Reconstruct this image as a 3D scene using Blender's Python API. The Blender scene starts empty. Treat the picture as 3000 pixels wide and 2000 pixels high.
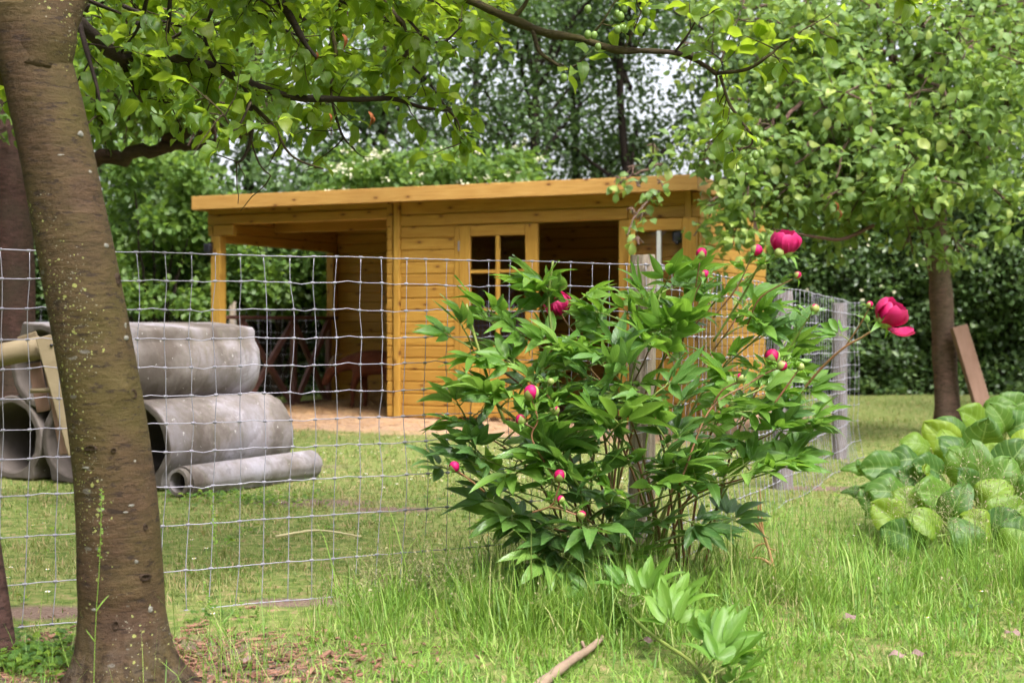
import bpy, math, random
import numpy as np
from mathutils import Vector, Matrix, noise

random.seed(7)
RNG = np.random.default_rng(11)
sc = bpy.context.scene
COL = sc.collection
R = math.radians

# ------------------------------------------------------------------ camera
CAM_H = 0.98
F_PX = 50.0 / 36.0 * 3000.0           # 50 mm lens, photograph 3000 px wide
PITCH = math.atan((1000 - 945) / F_PX)
cam = bpy.data.cameras.new("camera")
cam.lens = 50.0
cam.sensor_width = 36.0
cam.clip_start = 0.1
cam.clip_end = 1000.0
cam.dof.use_dof = True
cam.dof.focus_distance = 5.1
cam.dof.aperture_fstop = 4.2
camo = bpy.data.objects.new("camera", cam)
camo.location = (0, 0, CAM_H)
camo.rotation_euler = (math.pi / 2 - PITCH, 0, 0)
COL.objects.link(camo)
sc.camera = camo

# ------------------------------------------------------------------ sky and sun (bright overcast)
SUN_EL, SUN_AZ = 58.0, 150.0          # azimuth clockwise from +Y: behind the camera, to the right
world = bpy.data.worlds.new("World")
sc.world = world
world.use_nodes = True
wn = world.node_tree
wn.nodes.clear()
sky = wn.nodes.new("ShaderNodeTexSky")
sky.sky_type = 'NISHITA'
sky.sun_disc = False
sky.sun_elevation = R(SUN_EL)
sky.sun_rotation = R(SUN_AZ)
sky.air_density = 1.0
sky.dust_density = 5.0
sky.ozone_density = 1.0
hsv = wn.nodes.new("ShaderNodeHueSaturation")
hsv.inputs['Saturation'].default_value = 0.22
bgn = wn.nodes.new("ShaderNodeBackground")
bgn.inputs['Strength'].default_value = 0.11
wo = wn.nodes.new("ShaderNodeOutputWorld")
wn.links.new(sky.outputs[0], hsv.inputs['Color'])
tint = wn.nodes.new("ShaderNodeMix"); tint.data_type = 'RGBA'; tint.blend_type = 'MULTIPLY'; tint.inputs[0].default_value = 1.0
tint.inputs[7].default_value = (1.0, 0.995, 1.04, 1)
wn.links.new(hsv.outputs[0], tint.inputs[6])
wn.links.new(tint.outputs[2], bgn.inputs[0])
wn.links.new(bgn.outputs[0], wo.inputs[0])
sun = bpy.data.lights.new("sun", 'SUN')
sun.energy = 1.5
sun.angle = R(25)
sun.color = (1.0, 0.96, 0.90)
suno = bpy.data.objects.new("sun", sun)
az, el = R(SUN_AZ), R(SUN_EL)
sdir = Vector((math.sin(az) * math.cos(el), math.cos(az) * math.cos(el), math.sin(el)))
suno.rotation_euler = (-sdir).to_track_quat('-Z', 'Y').to_euler()
COL.objects.link(suno)

sc.view_settings.view_transform = 'Standard'
sc.view_settings.look = 'None'
sc.view_settings.exposure = 1.85
sc.view_settings.gamma = 1.0
sc.render.engine = 'CYCLES'
sc.cycles.use_denoising = True
sc.cycles.max_bounces = 6
sc.cycles.diffuse_bounces = 3
sc.cycles.glossy_bounces = 2
sc.cycles.transmission_bounces = 6
sc.cycles.transparent_max_bounces = 12
sc.cycles.caustics_reflective = False
sc.cycles.caustics_refractive = False
sc.cycles.use_adaptive_sampling = True
sc.cycles.adaptive_threshold = 0.04

# ------------------------------------------------------------------ survey helpers: photo pixel + depth -> world
CP, SP = math.cos(PITCH), math.sin(PITCH)
def ray(px, py):
    x, y = (px - 1500) / F_PX, (1000 - py) / F_PX
    return np.array([x, CP + y * SP, -SP + y * CP])
def at(px, py, Y):
    d = ray(px, py)
    return np.array([0, 0, CAM_H]) + d * (Y / d[1])
def gnd(px, py):
    d = ray(px, py)
    p = d * (-CAM_H / d[2])
    p[2] = 0
    return p
def proj(P):
    P = np.asarray(P, float) - [0, 0, CAM_H]
    z = P @ np.array([0, CP, -SP])
    return np.stack([1500 + F_PX * P[..., 0] / z, 1000 - F_PX * (P @ np.array([0, SP, CP])) / z, z], -1)

# ------------------------------------------------------------------ mesh helpers
def mesh_of(name, V, F, uv=None, rnd=None, smooth=True, mats=(), fmat=None):
    V = np.asarray(V, np.float32)
    F = np.asarray(F, np.int32)
    me = bpy.data.meshes.new(name)
    nf, k = F.shape
    me.vertices.add(len(V))
    me.vertices.foreach_set("co", V.ravel())
    me.loops.add(nf * k)
    me.loops.foreach_set("vertex_index", F.ravel())
    me.polygons.add(nf)
    me.polygons.foreach_set("loop_start", np.arange(0, nf * k, k, dtype=np.int32))
    me.polygons.foreach_set("loop_total", np.full(nf, k, np.int32))
    me.polygons.foreach_set("use_smooth", np.full(nf, bool(smooth)))
    if uv is not None:
        l = me.uv_layers.new(name="UVMap")
        l.data.foreach_set("uv", np.asarray(uv, np.float32)[F.ravel()].ravel())
    if rnd is not None:
        a = me.attributes.new("rnd", 'FLOAT', 'POINT')
        a.data.foreach_set("value", np.asarray(rnd, np.float32))
    for m in mats:
        me.materials.append(m)
    if fmat is not None:
        me.polygons.foreach_set("material_index", np.asarray(fmat, np.int32))
    me.update(calc_edges=True)
    return me

class MB:
    """collects pieces into one mesh (triangles)"""
    def __init__(s):
        s.V, s.F, s.U, s.Rn, s.M, s.n = [], [], [], [], [], 0
    def add(s, V, F, uv=None, rnd=0.0, mat=0):
        V = np.asarray(V, float).reshape(-1, 3)
        F = np.asarray(F, int)
        if F.shape[1] == 4:
            F = np.concatenate([F[:, [0, 1, 2]], F[:, [0, 2, 3]]])
        s.V.append(V); s.F.append(F + s.n)
        s.U.append(np.zeros((len(V), 2)) if uv is None else np.asarray(uv, float))
        s.Rn.append(np.full(len(V), rnd) if np.isscalar(rnd) else np.asarray(rnd))
        s.M.append(np.full(len(F), mat, int))
        s.n += len(V)
        return s
    def tube(s, pts, rad, seg=8, rnd=0.0, mat=0, cap=True):
        V, F, U = tube(pts, rad, seg, cap)
        return s.add(V, F, U, rnd, mat)
    def box(s, lo, hi, rnd=0.0, mat=0):
        V, F = boxvf(lo, hi)
        return s.add(V, F, None, rnd, mat)
    def build(s, name, mats, smooth=True):
        mats = mats if isinstance(mats, (list, tuple)) else [mats]
        return mesh_of(name, np.concatenate(s.V), np.concatenate(s.F), np.concatenate(s.U), np.concatenate(s.Rn), smooth, mats, np.concatenate(s.M))

def boxvf(lo, hi):
    x0, y0, z0 = lo; x1, y1, z1 = hi
    V = [(x0, y0, z0), (x1, y0, z0), (x1, y1, z0), (x0, y1, z0), (x0, y0, z1), (x1, y0, z1), (x1, y1, z1), (x0, y1, z1)]
    F = [(0, 3, 2, 1), (4, 5, 6, 7), (0, 1, 5, 4), (1, 2, 6, 5), (2, 3, 7, 6), (3, 0, 4, 7)]
    return np.array(V, float), np.array(F)

def cham_box(L, H, T, c=0.008):
    """board: length x, thickness y (front at 0), height z, chamfered front edges"""
    prof = [(c, 0), (0, c), (0, H - c), (c, H), (T, H), (T, 0)]
    n = len(prof)
    V = [(0, y, z) for y, z in prof] + [(L, y, z) for y, z in prof]
    F = [(i, (i + 1) % n, (i + 1) % n + n, i + n) for i in range(n)]
    F = [(a, d, c2, b) for a, b, c2, d in F]
    T3 = []
    for a, b, c2, d in F:
        T3 += [(a, b, c2), (a, c2, d)]
    for i in range(1, n - 1):
        T3 += [(0, i, i + 1), (n, n + i + 1, n + i)]
    return np.array(V, float), np.array(T3)

def tube(pts, rad, seg=8, cap=True):
    P = np.asarray(pts, float)
    n = len(P)
    rad = np.full(n, rad) if np.isscalar(rad) else np.asarray(rad, float)
    T = np.gradient(P, axis=0)
    T /= np.linalg.norm(T, axis=1)[:, None] + 1e-9
    ref = np.array([0, 0, 1.0]) if abs(T[0][2]) < 0.9 else np.array([1.0, 0, 0])
    a = np.cross(T[0], ref); a /= np.linalg.norm(a)
    ang = np.linspace(0, 2 * np.pi, seg, endpoint=False)
    V, U = [], []
    L = np.concatenate([[0], np.cumsum(np.linalg.norm(np.diff(P, axis=0), axis=1))])
    for i in range(n):
        a = a - T[i] * (a @ T[i]); a /= np.linalg.norm(a) + 1e-9
        b = np.cross(T[i], a)
        V.append(P[i] + rad[i] * (np.cos(ang)[:, None] * a + np.sin(ang)[:, None] * b))
        U.append(np.stack([ang / 6.2832, np.full(seg, L[i])], 1))
    V = np.concatenate(V); U = np.concatenate(U)
    F = []
    i0 = np.arange(n - 1)[:, None] * seg
    j = np.arange(seg); jn = (j + 1) % seg
    A = (i0 + j).ravel(); B = (i0 + jn).ravel(); C = B + seg; D = A + seg
    F = np.concatenate([np.stack([A, B, C], 1), np.stack([A, C, D], 1)])
    if cap:
        c0, c1 = len(V), len(V) + 1
        V = np.concatenate([V, P[:1], P[-1:]]); U = np.concatenate([U, [[0, 0]], [[0, L[-1]]]])
        F = np.concatenate([F, np.stack([np.full(seg, c0), jn, j], 1), np.stack([np.full(seg, c1), (n - 1) * seg + j, (n - 1) * seg + jn], 1)])
    return V, F, U

def smooth_path(P, n=24):
    """Catmull-Rom through the points"""
    P = np.asarray(P, float)
    if len(P) == 2:
        t = np.linspace(0, 1, n)[:, None]
        return P[0] * (1 - t) + P[1] * t
    Q = np.concatenate([[2 * P[0] - P[1]], P, [2 * P[-1] - P[-2]]])
    m = len(P) - 1
    out = []
    for g in np.linspace(0, m - 1e-6, n):
        i = int(g); t = g - i
        p0, p1, p2, p3 = Q[i:i + 4]
        out.append(0.5 * (2 * p1 + (p2 - p0) * t + (2 * p0 - 5 * p1 + 4 * p2 - p3) * t * t + (3 * p1 - p0 - 3 * p2 + p3) * t ** 3))
    return np.array(out)

def frames(D, N):
    """orthonormal frames with +Y along D and +Z close to N"""
    D = D / (np.linalg.norm(D, axis=-1, keepdims=True) + 1e-9)
    X = np.cross(D, N); X /= np.linalg.norm(X, axis=-1, keepdims=True) + 1e-9
    Z = np.cross(X, D)
    return X, D, Z

def scatter(tV, tF, tU, O, D, N, S, rnd=None, W=None):
    """merged copies of a template"""
    n, k = len(O), len(tV)
    X, Y, Z = frames(np.asarray(D, float), np.asarray(N, float))
    S = np.broadcast_to(np.asarray(S, float), (n,))[:, None, None]
    W = np.ones(n) if W is None else W
    t = tV[None]
    V = np.asarray(O)[:, None] + S * (t[..., :1] * X[:, None] * W[:, None, None] + t[..., 1:2] * Y[:, None] + t[..., 2:] * Z[:, None])
    F = (np.arange(n)[:, None, None] * k + tF[None]).reshape(-1, tF.shape[1])
    U = np.broadcast_to(tU[None], (n, k, 2)).reshape(-1, 2)
    rnd = RNG.random(n) if rnd is None else rnd
    return V.reshape(-1, 3), F, U, np.repeat(rnd, k)

def unit(v):
    v = np.asarray(v, float)
    return v / (np.linalg.norm(v, axis=-1, keepdims=True) + 1e-9)

# ------------------------------------------------------------------ object helpers
def tag(o, label=None, cat=None, group=None, kind=None):
    if label: o['label'] = label
    if cat: o['category'] = cat
    if group: o['group'] = group
    if kind: o['kind'] = kind
    return o
def obj(name, me, parent=None, world_mesh=True):
    o = bpy.data.objects.new(name, me)
    COL.objects.link(o)
    if parent is not None:
        o.parent = parent
        if world_mesh:
            o.location = -WORLDLOC[parent.name]
            WORLDLOC[o.name] = Vector((0, 0, 0))
    else:
        WORLDLOC[o.name] = Vector((0, 0, 0))
    return o
WORLDLOC = {}
def empty(name, loc, label=None, cat=None, group=None, rotz=0):
    o = bpy.data.objects.new(name, None)
    COL.objects.link(o)
    o.location = loc; o.rotation_euler = (0, 0, rotz)
    WORLDLOC[o.name] = Vector(loc)
    tag(o, label, cat, group)
    return o
def place(name, me, parent, loc, d, n, s, w=1.0):
    """a child copy of shared mesh data, +Y along d and +Z towards n (world coordinates)"""
    o = bpy.data.objects.new(name, me)
    COL.objects.link(o)
    X, Y, Z = frames(np.asarray(d, float), np.asarray(n, float))
    M = Matrix(((X[0] * s * w, Y[0] * s, Z[0] * s, loc[0]), (X[1] * s * w, Y[1] * s, Z[1] * s, loc[1]), (X[2] * s * w, Y[2] * s, Z[2] * s, loc[2]), (0, 0, 0, 1)))
    if parent is not None:
        o.parent = parent
        M = Matrix.Translation(-WORLDLOC[parent.name]) @ M
    o.matrix_local = M
    return o

# ------------------------------------------------------------------ materials
class NT:
    def __init__(s, name):
        s.m = bpy.data.materials.new(name)
        s.m.use_nodes = True
        s.t = s.m.node_tree
        s.t.nodes.clear()
        s.out = s.t.nodes.new("ShaderNodeOutputMaterial")
    def n(s, typ, **kw):
        nd = s.t.nodes.new(typ)
        for k, v in kw.items():
            if k.startswith('i_'):
                nd.inputs[k[2:]].default_value = v
            elif isinstance(v, tuple) and k == 'inp':
                pass
            else:
                setattr(nd, k, v)
        return nd
    def l(s, a, b):
        s.t.links.new(a, b)
    def ramp(s, fac, stops, interp='LINEAR'):
        r = s.n("ShaderNodeValToRGB")
        r.color_ramp.interpolation = interp
        e = r.color_ramp.elements
        while len(e) > len(stops): e.remove(e[-1])
        while len(e) < len(stops): e.new(0.5)
        for i, (p, c) in enumerate(stops):
            e[i].position = p
            e[i].color = (*c, 1) if len(c) == 3 else c
        s.l(fac, r.inputs[0])
        return r.outputs[0]
    def mix(s, fac, a, b, mode='MIX'):
        m = s.n("ShaderNodeMix", data_type='RGBA', blend_type=mode)
        for sock, v in ((m.inputs[0], fac), (m.inputs[6], a), (m.inputs[7], b)):
            if hasattr(v, 'is_linked'): s.l(v, sock)
            elif isinstance(v, (int, float)): sock.default_value = v
            else: sock.default_value = (*v, 1)
        return m.outputs[2]
    def math(s, op, a, b=0.5, c=None, clamp=False):
        m = s.n("ShaderNodeMath", operation=op, use_clamp=clamp)
        for i, v in enumerate((a, b, c)):
            if v is None: continue
            if hasattr(v, 'is_linked'): s.l(v, m.inputs[i])
            else: m.inputs[i].default_value = v
        return m.outputs[0]
    def coord(s, scale=(1, 1, 1), which='Object', rot=(0, 0, 0), loc=(0, 0, 0)):
        tc = s.n("ShaderNodeTexCoord")
        mp = s.n("ShaderNodeMapping")
        mp.inputs['Scale'].default_value = scale
        mp.inputs['Rotation'].default_value = rot
        mp.inputs['Location'].default_value = loc
        s.l(tc.outputs[which], mp.inputs[0])
        return mp.outputs[0]
    def noise(s, vec, scale, detail=4, rough=0.55, out=0, dist=0.0):
        n = s.n("ShaderNodeTexNoise")
        n.inputs['Scale'].default_value = scale
        n.inputs['Detail'].default_value = detail
        n.inputs['Roughness'].default_value = rough
        n.inputs['Distortion'].default_value = dist
        if vec is not None: s.l(vec, n.inputs['Vector'])
        return n.outputs[out]
    def bump(s, h, strength=0.3, dist=0.01):
        b = s.n("ShaderNodeBump")
        b.inputs['Strength'].default_value = strength
        b.inputs['Distance'].default_value = dist
        s.l(h, b.inputs['Height'])
        return b.outputs[0]
    def bsdf(s, col, rough=0.6, spec=0.5, normal=None, metal=0.0):
        b = s.n("ShaderNodeBsdfPrincipled")
        for k, v in (('Base Color', col), ('Roughness', rough), ('Specular IOR Level', spec), ('Metallic', metal)):
            if hasattr(v, 'is_linked'): s.l(v, b.inputs[k])
            elif isinstance(v, (int, float)): b.inputs[k].default_value = v
            else: b.inputs[k].default_value = (*v, 1)
        if normal is not None: s.l(normal, b.inputs['Normal'])
        return b.outputs[0]
    def done(s, sh):
        s.l(sh, s.out.inputs[0])
        return s.m
    def rnd(s):
        """random number: mesh attribute + object random"""
        a = s.n("ShaderNodeAttribute", attribute_name="rnd")
        o = s.n("ShaderNodeObjectInfo")
        return s.math('FRACT', s.math('ADD', a.outputs['Fac'], o.outputs['Random']))

def leaf_mat(name, stops, trans, tw=0.4, rough=0.42, spec=0.5, rib=(0.25, 0.36, 0.1), ribw=0.05, veins=7, vein_s=0.35, spots=0.0, ribmix=0.6, vmix=0.0):
    t = NT(name)
    r = t.rnd()
    col = t.ramp(r, stops)
    uvn = t.n("ShaderNodeUVMap")
    sep = t.n("ShaderNodeSeparateXYZ")
    t.l(uvn.outputs[0], sep.inputs[0])
    au = t.math('ABSOLUTE', sep.outputs[0])
    ribf = t.math('MULTIPLY', t.math('LESS_THAN', au, ribw), ribmix)
    ph = t.math('SUBTRACT', t.math('MULTIPLY', sep.outputs[1], float(veins)), t.math('MULTIPLY', au, 1.6))
    vein = t.math('PINGPONG', ph, 0.5)
    vh = t.math('SMOOTH_MIN', vein, 0.18, 0.1)
    nz = t.noise(t.coord(), 9.0, 3)
    col = t.mix(t.math('MULTIPLY', t.math('SUBTRACT', nz, 0.35), 0.9, clamp=True), col, t.mix(0.5, col, (0.16, 0.20, 0.03)))
    if spots:
        sp = t.math('GREATER_THAN', t.noise(t.coord(), 60.0, 2), 1 - spots)
        col = t.mix(sp, col, (0.10, 0.05, 0.02))
    if vmix:
        col = t.mix(t.math('MULTIPLY', t.math('LESS_THAN', vein, 0.07), vmix), col, rib)
    col = t.mix(ribf, col, rib)
    hgt = t.math('ADD', vh, t.math('MULTIPLY', ribf, 0.3))
    nrm = t.bump(hgt, vein_s, 0.004)
    b = t.bsdf(col, rough, spec, nrm)
    tr = t.n("ShaderNodeBsdfTranslucent")
    tc = t.mix(0.55, col, trans)
    t.l(tc, tr.inputs[0])
    mx = t.n("ShaderNodeMixShader")
    mx.inputs[0].default_value = tw
    t.l(b, mx.inputs[1]); t.l(tr.outputs[0], mx.inputs[2])
    return t.done(mx.outputs[0])

def simple_mat(name, c1, c2, scale=8, rough=0.7, spec=0.3, bump=0.2, stretch=(1, 1, 1), metal=0.0, var=0.25):
    t = NT(name)
    v = t.coord(stretch)
    nz = t.noise(v, scale, 5, 0.6)
    col = t.mix(t.math('MULTIPLY_ADD', nz, 2.0, -0.5, clamp=True), c1, c2)
    o = t.rnd()
    g = t.math('MULTIPLY_ADD', o, var, 1 - var / 2)
    cc = t.n("ShaderNodeVectorMath", operation='SCALE')
    t.l(col, cc.inputs[0]); t.l(g, cc.inputs['Scale'])
    return t.done(t.bsdf(cc.outputs[0], rough, spec, t.bump(t.noise(v, scale * 4, 4), bump, 0.01), metal))

def wood_mat(name, c1, c2, c3, axis=0, rough=0.55, knots=True):
    """stained pine; grain runs along the local axis"""
    t = NT(name)
    st = [1.0, 1.0, 1.0]; st[axis] = 0.06
    oi = t.n("ShaderNodeObjectInfo")
    off = t.n("ShaderNodeCombineXYZ")
    t.l(t.math('MULTIPLY', oi.outputs['Random'], 37.0), off.inputs[axis])
    add = t.n("ShaderNodeVectorMath", operation='ADD')
    tc = t.n("ShaderNodeTexCoord")
    t.l(tc.outputs['Object'], add.inputs[0]); t.l(off.outputs[0], add.inputs[1])
    mp = t.n("ShaderNodeMapping"); mp.inputs['Scale'].default_value = st
    t.l(add.outputs[0], mp.inputs[0])
    g = t.noise(mp.outputs[0], 55, 5, 0.6, dist=0.4)
    col = t.ramp(g, [(0.3, c1), (0.55, c2), (0.75, c3)])
    col = t.mix(t.math('MULTIPLY', oi.outputs['Random'], 0.55), col, tuple(c * .92 for c in c1))
    blot = t.noise(add.outputs[0], 2.2, 3)
    col = t.mix(t.math('MULTIPLY_ADD', blot, 1.4, -0.55, clamp=True), col, t.mix(0.5, col, (c1[0] * .7, c1[1] * .55, c1[2] * .5)))
    if knots:
        sx = t.n("ShaderNodeSeparateXYZ"); t.l(add.outputs[0], sx.inputs[0])
        other = 2 if axis != 2 else 0
        cb = t.n("ShaderNodeCombineXYZ")
        t.l(t.math('MULTIPLY', sx.outputs[axis], 3.2), cb.inputs[0])
        t.l(t.math('ADD', t.math('MULTIPLY', sx.outputs[other], 7.5), t.math('MULTIPLY', oi.outputs['Random'], 11.0)), cb.inputs[1])
        vo = t.n("ShaderNodeTexVoronoi", feature='F1', voronoi_dimensions='2D')
        vo.inputs['Scale'].default_value = 1.0
        t.l(cb.outputs[0], vo.inputs['Vector'])
        sel = t.n("ShaderNodeSeparateColor"); t.l(vo.outputs['Color'], sel.inputs[0])
        k = t.math('MULTIPLY', t.math('LESS_THAN', vo.outputs['Distance'], 0.075), t.math('GREATER_THAN', sel.outputs[0], 0.5))
        k2 = t.math('MULTIPLY', t.math('SUBTRACT', 0.22, vo.outputs['Distance'], clamp=True), 3.0)
        col = t.mix(t.math('MULTIPLY', k2, t.math('GREATER_THAN', sel.outputs[0], 0.5)), col, (c1[0] * .6, c1[1] * .45, c1[2] * .4))
        col = t.mix(t.math('MULTIPLY', k, 0.8), col, (0.10, 0.035, 0.012))
    return t.done(t.bsdf(col, rough, 0.35, t.bump(g, 0.12, 0.004)))

M = {}
M['pine'] = wood_mat("pine_stained", (0.34, 0.170, 0.028), (0.46, 0.262, 0.048), (0.51, 0.312, 0.070), 0)
M['pine_v'] = wood_mat("pine_stained_upright", (0.35, 0.180, 0.028), (0.47, 0.274, 0.050), (0.52, 0.322, 0.072), 2)
M['pine_d'] = wood_mat("pine_stained_depth", (0.34, 0.150, 0.024), (0.44, 0.22, 0.036), (0.49, 0.265, 0.052), 1)
M['fascia'] = wood_mat("pine_pale", (0.41, 0.205, 0.050), (0.54, 0.315, 0.092), (0.60, 0.37, 0.13), 0)
M['rail'] = simple_mat("rail_brown_stain", (0.095, 0.045, 0.036), (0.16, 0.078, 0.064), 12, 0.6)
M['weathered'] = None
M['white'] = simple_mat("white_paint", (0.78, 0.78, 0.80), (0.70, 0.70, 0.74), 6, 0.4, 0.5, 0.05, var=0.05)
M['black'] = simple_mat("black_plastic", (0.012, 0.012, 0.018), (0.02, 0.02, 0.03), 6, 0.3, 0.5, 0.02, var=0.1)
M['wire'] = simple_mat("galvanised_wire", (0.25, 0.24, 0.285), (0.36, 0.345, 0.41), 30, 0.42, 0.5, 0.05, metal=0.35, var=0.2)
M['felt'] = simple_mat("roof_felt", (0.05, 0.05, 0.05), (0.09, 0.09, 0.08), 20, 0.9)
def mat_weathered():
    t = NT("weathered_post")
    v = t.coord((1, 1, 0.09))
    g = t.noise(v, 60, 6, 0.7)
    col = t.ramp(g, [(0.3, (0.10, 0.075, 0.055)), (0.5, (0.27, 0.215, 0.165)), (0.75, (0.40, 0.34, 0.27))])
    m = t.noise(t.coord(), 9, 4)
    col = t.mix(t.math('MULTIPLY_ADD', m, 2.2, -1.1, clamp=True), col, (0.20, 0.19, 0.10))
    return t.done(t.bsdf(col, 0.85, 0.2, t.bump(g, 0.8, 0.01)))
M['weathered'] = mat_weathered()
def mat_concrete():
    t = NT("old_concrete")
    v = t.coord()
    a = t.noise(v, 2.3, 6, 0.6)
    b = t.noise(v, 55, 4, 0.6)
    oi = t.n("ShaderNodeObjectInfo")
    col = t.ramp(a, [(0.36, (0.095, 0.075, 0.064)), (0.46, (0.185, 0.158, 0.145)), (0.53, (0.255, 0.228, 0.238)), (0.66, (0.35, 0.33, 0.375))])
    col = t.mix(t.math('MULTIPLY', b, 0.35), col, (0.12, 0.10, 0.085))
    st = t.noise(t.coord((6, 6, 0.8)), 3.0, 4, 0.6)
    col = t.mix(t.math('MULTIPLY_ADD', st, 2.5, -1.35, clamp=True), col, (0.11, 0.10, 0.06))
    tide = t.ramp(t.noise(v, 3.4, 5, 0.6, dist=0.6), [(0.50, (0, 0, 0)), (0.52, (1, 1, 1))])
    col = t.mix(t.math('MULTIPLY', tide, 0.5), col, t.mix(0.6, col, (0.075, 0.062, 0.052)))
    pt = t.noise(v, 30, 3)
    col = t.mix(t.math('GREATER_THAN', pt, 0.70), col, (0.40, 0.38, 0.36))
    hgt = t.math('ADD', t.math('MULTIPLY', a, 0.6), t.math('MULTIPLY', b, 0.35))
    return t.done(t.bsdf(col, 0.9, 0.2, t.bump(hgt, 0.5, 0.012)))
M['concrete'] = mat_concrete()
M['concrete_in'] = simple_mat("shaded_concrete_bore", (0.055, 0.045, 0.038), (0.12, 0.10, 0.09), 5, 0.85, 0.25, 0.4)  # darker bore colour stands in for the shade inside the pipes
def mat_bark(name, base, green, lichen=True, hscale=1.0):
    t = NT(name)
    v = t.coord()
    hz = t.noise(t.coord((1, 1, 4.5)), 13 * hscale, 8, 0.72)       # horizontal lenticel streaks
    big = t.noise(v, 3.2, 4, 0.55)
    fine = t.noise(v, 70, 4, 0.65)
    col = t.ramp(hz, [(0.30, tuple(c * 0.36 for c in base)), (0.46, base), (0.66, tuple(min(1, c * 1.6) for c in base))])
    col = t.mix(t.math('MULTIPLY_ADD', big, 4.0, -1.55, clamp=True), col, t.mix(0.35, green, col))
    crack = t.noise(t.coord((1, 1, 0.35)), 30, 5, 0.7)
    spz = t.n('ShaderNodeSeparateXYZ'); t.l(v, spz.inputs[0])
    low = t.math('MULTIPLY_ADD', spz.outputs[2], -4.0, 0.9, clamp=True)     # rough old bark at the foot
    if lichen:
        col = t.mix(t.math('MULTIPLY', low, t.math('MULTIPLY_ADD', crack, 5.0, -2.2, clamp=True)), col, (0.075, 0.058, 0.046))
        col = t.mix(t.math('MULTIPLY', low, t.math('LESS_THAN', crack, 0.43)), col, (0.022, 0.013, 0.010))
    pale = t.noise(t.coord((1, 1, 1.6)), 8, 5, 0.7)
    col = t.mix(t.math('MULTIPLY_ADD', pale, 3.0, -1.75, clamp=True), col, tuple(c * 2.0 + .012 for c in base))
    dk = t.math('LESS_THAN', t.noise(t.coord((1, 1, 4.0)), 22, 5, 0.68), 0.405)
    col = t.mix(t.math('MULTIPLY', dk, 0.75), col, (0.020, 0.012, 0.009))
    if lichen:
        area = t.noise(t.coord((1, 1, 0.7)), 2.6, 3, 0.5)
        amt = t.math('MULTIPLY_ADD', area, 2.2, -1.08, clamp=True)
        for sc_, c_, k_ in ((70, (0.27, 0.29, 0.085), 0.75), (26, (0.115, 0.105, 0.088), 0.5), (130, (0.27, 0.29, 0.10), 0.9), (210, (0.22, 0.21, 0.16), 0.9)):
            vo = t.n("ShaderNodeTexVoronoi", feature='F1')
            vo.inputs['Scale'].default_value = sc_
            w = t.n("ShaderNodeMapping"); w.inputs['Scale'].default_value = (1, 1, 2.6 if sc_ == 26 else 1.2); w.inputs['Location'].default_value = (sc_, 0, 0)
            tcc = t.n("ShaderNodeTexCoord"); t.l(tcc.outputs['Object'], w.inputs[0])
            wob = t.n("ShaderNodeVectorMath", operation='ADD')
            nzv = t.n("ShaderNodeTexNoise"); nzv.inputs['Scale'].default_value = 40
            nsc = t.n("ShaderNodeVectorMath", operation='SCALE'); nsc.inputs['Scale'].default_value = 0.02
            t.l(tcc.outputs['Object'], nzv.inputs['Vector']); t.l(nzv.outputs['Color'], nsc.inputs[0])
            t.l(w.outputs[0], wob.inputs[0]); t.l(nsc.outputs[0], wob.inputs[1])
            t.l(wob.outputs[0], vo.inputs['Vector'])
            sel = t.n("ShaderNodeSeparateColor"); t.l(vo.outputs['Color'], sel.inputs[0])
            on = t.math('LESS_THAN', sel.outputs[0], t.math('MULTIPLY', amt, k_))
            sz = t.math('MULTIPLY', sel.outputs[1], 0.46)
            sp = t.math('MULTIPLY', on, t.math('LESS_THAN', vo.outputs['Distance'], sz))
            col = t.mix(t.math('MULTIPLY', sp, 0.85), col, c_)
    hgt = t.math('ADD', t.math('MULTIPLY', hz, 0.6), t.math('MULTIPLY', fine, 0.5))
    hgt = t.math('SUBTRACT', hgt, t.math('MULTIPLY', dk, 0.35))
    if lichen: hgt = t.math('ADD', hgt, t.math('MULTIPLY', t.math('MULTIPLY', low, crack), 2.5))
    return t.done(t.bsdf(col, 0.8, 0.25, t.bump(hgt, 0.7, 0.014)))
M['bark'] = mat_bark("plum_bark", (0.050, 0.0280, 0.0155), (0.063, 0.051, 0.0100))
M['bark_far'] = mat_bark("reddish_bark", (0.060, 0.030, 0.024), (0.052, 0.042, 0.026), lichen=False)
M['bark_right'] = mat_bark("brown_plum_bark", (0.115, 0.066, 0.052), (0.10, 0.08, 0.05), lichen=False)
M['knot'] = simple_mat("knot_bark", (0.028, 0.017, 0.011), (0.062, 0.040, 0.026), 60, .85, .2, .6)
M['lichen'] = simple_mat("grey_lichen", (0.14, 0.135, 0.115), (0.23, 0.22, 0.19), 90, .9, .1, .4)
M['bark_moss'] = mat_bark("mossy_branch_bark", (0.032, 0.020, 0.014), (0.075, 0.066, 0.012), lichen=False, hscale=3)
M['bark_dark'] = mat_bark("dark_branch_bark", (0.026, 0.016, 0.012), (0.024, 0.019, 0.012), lichen=False)

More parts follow.
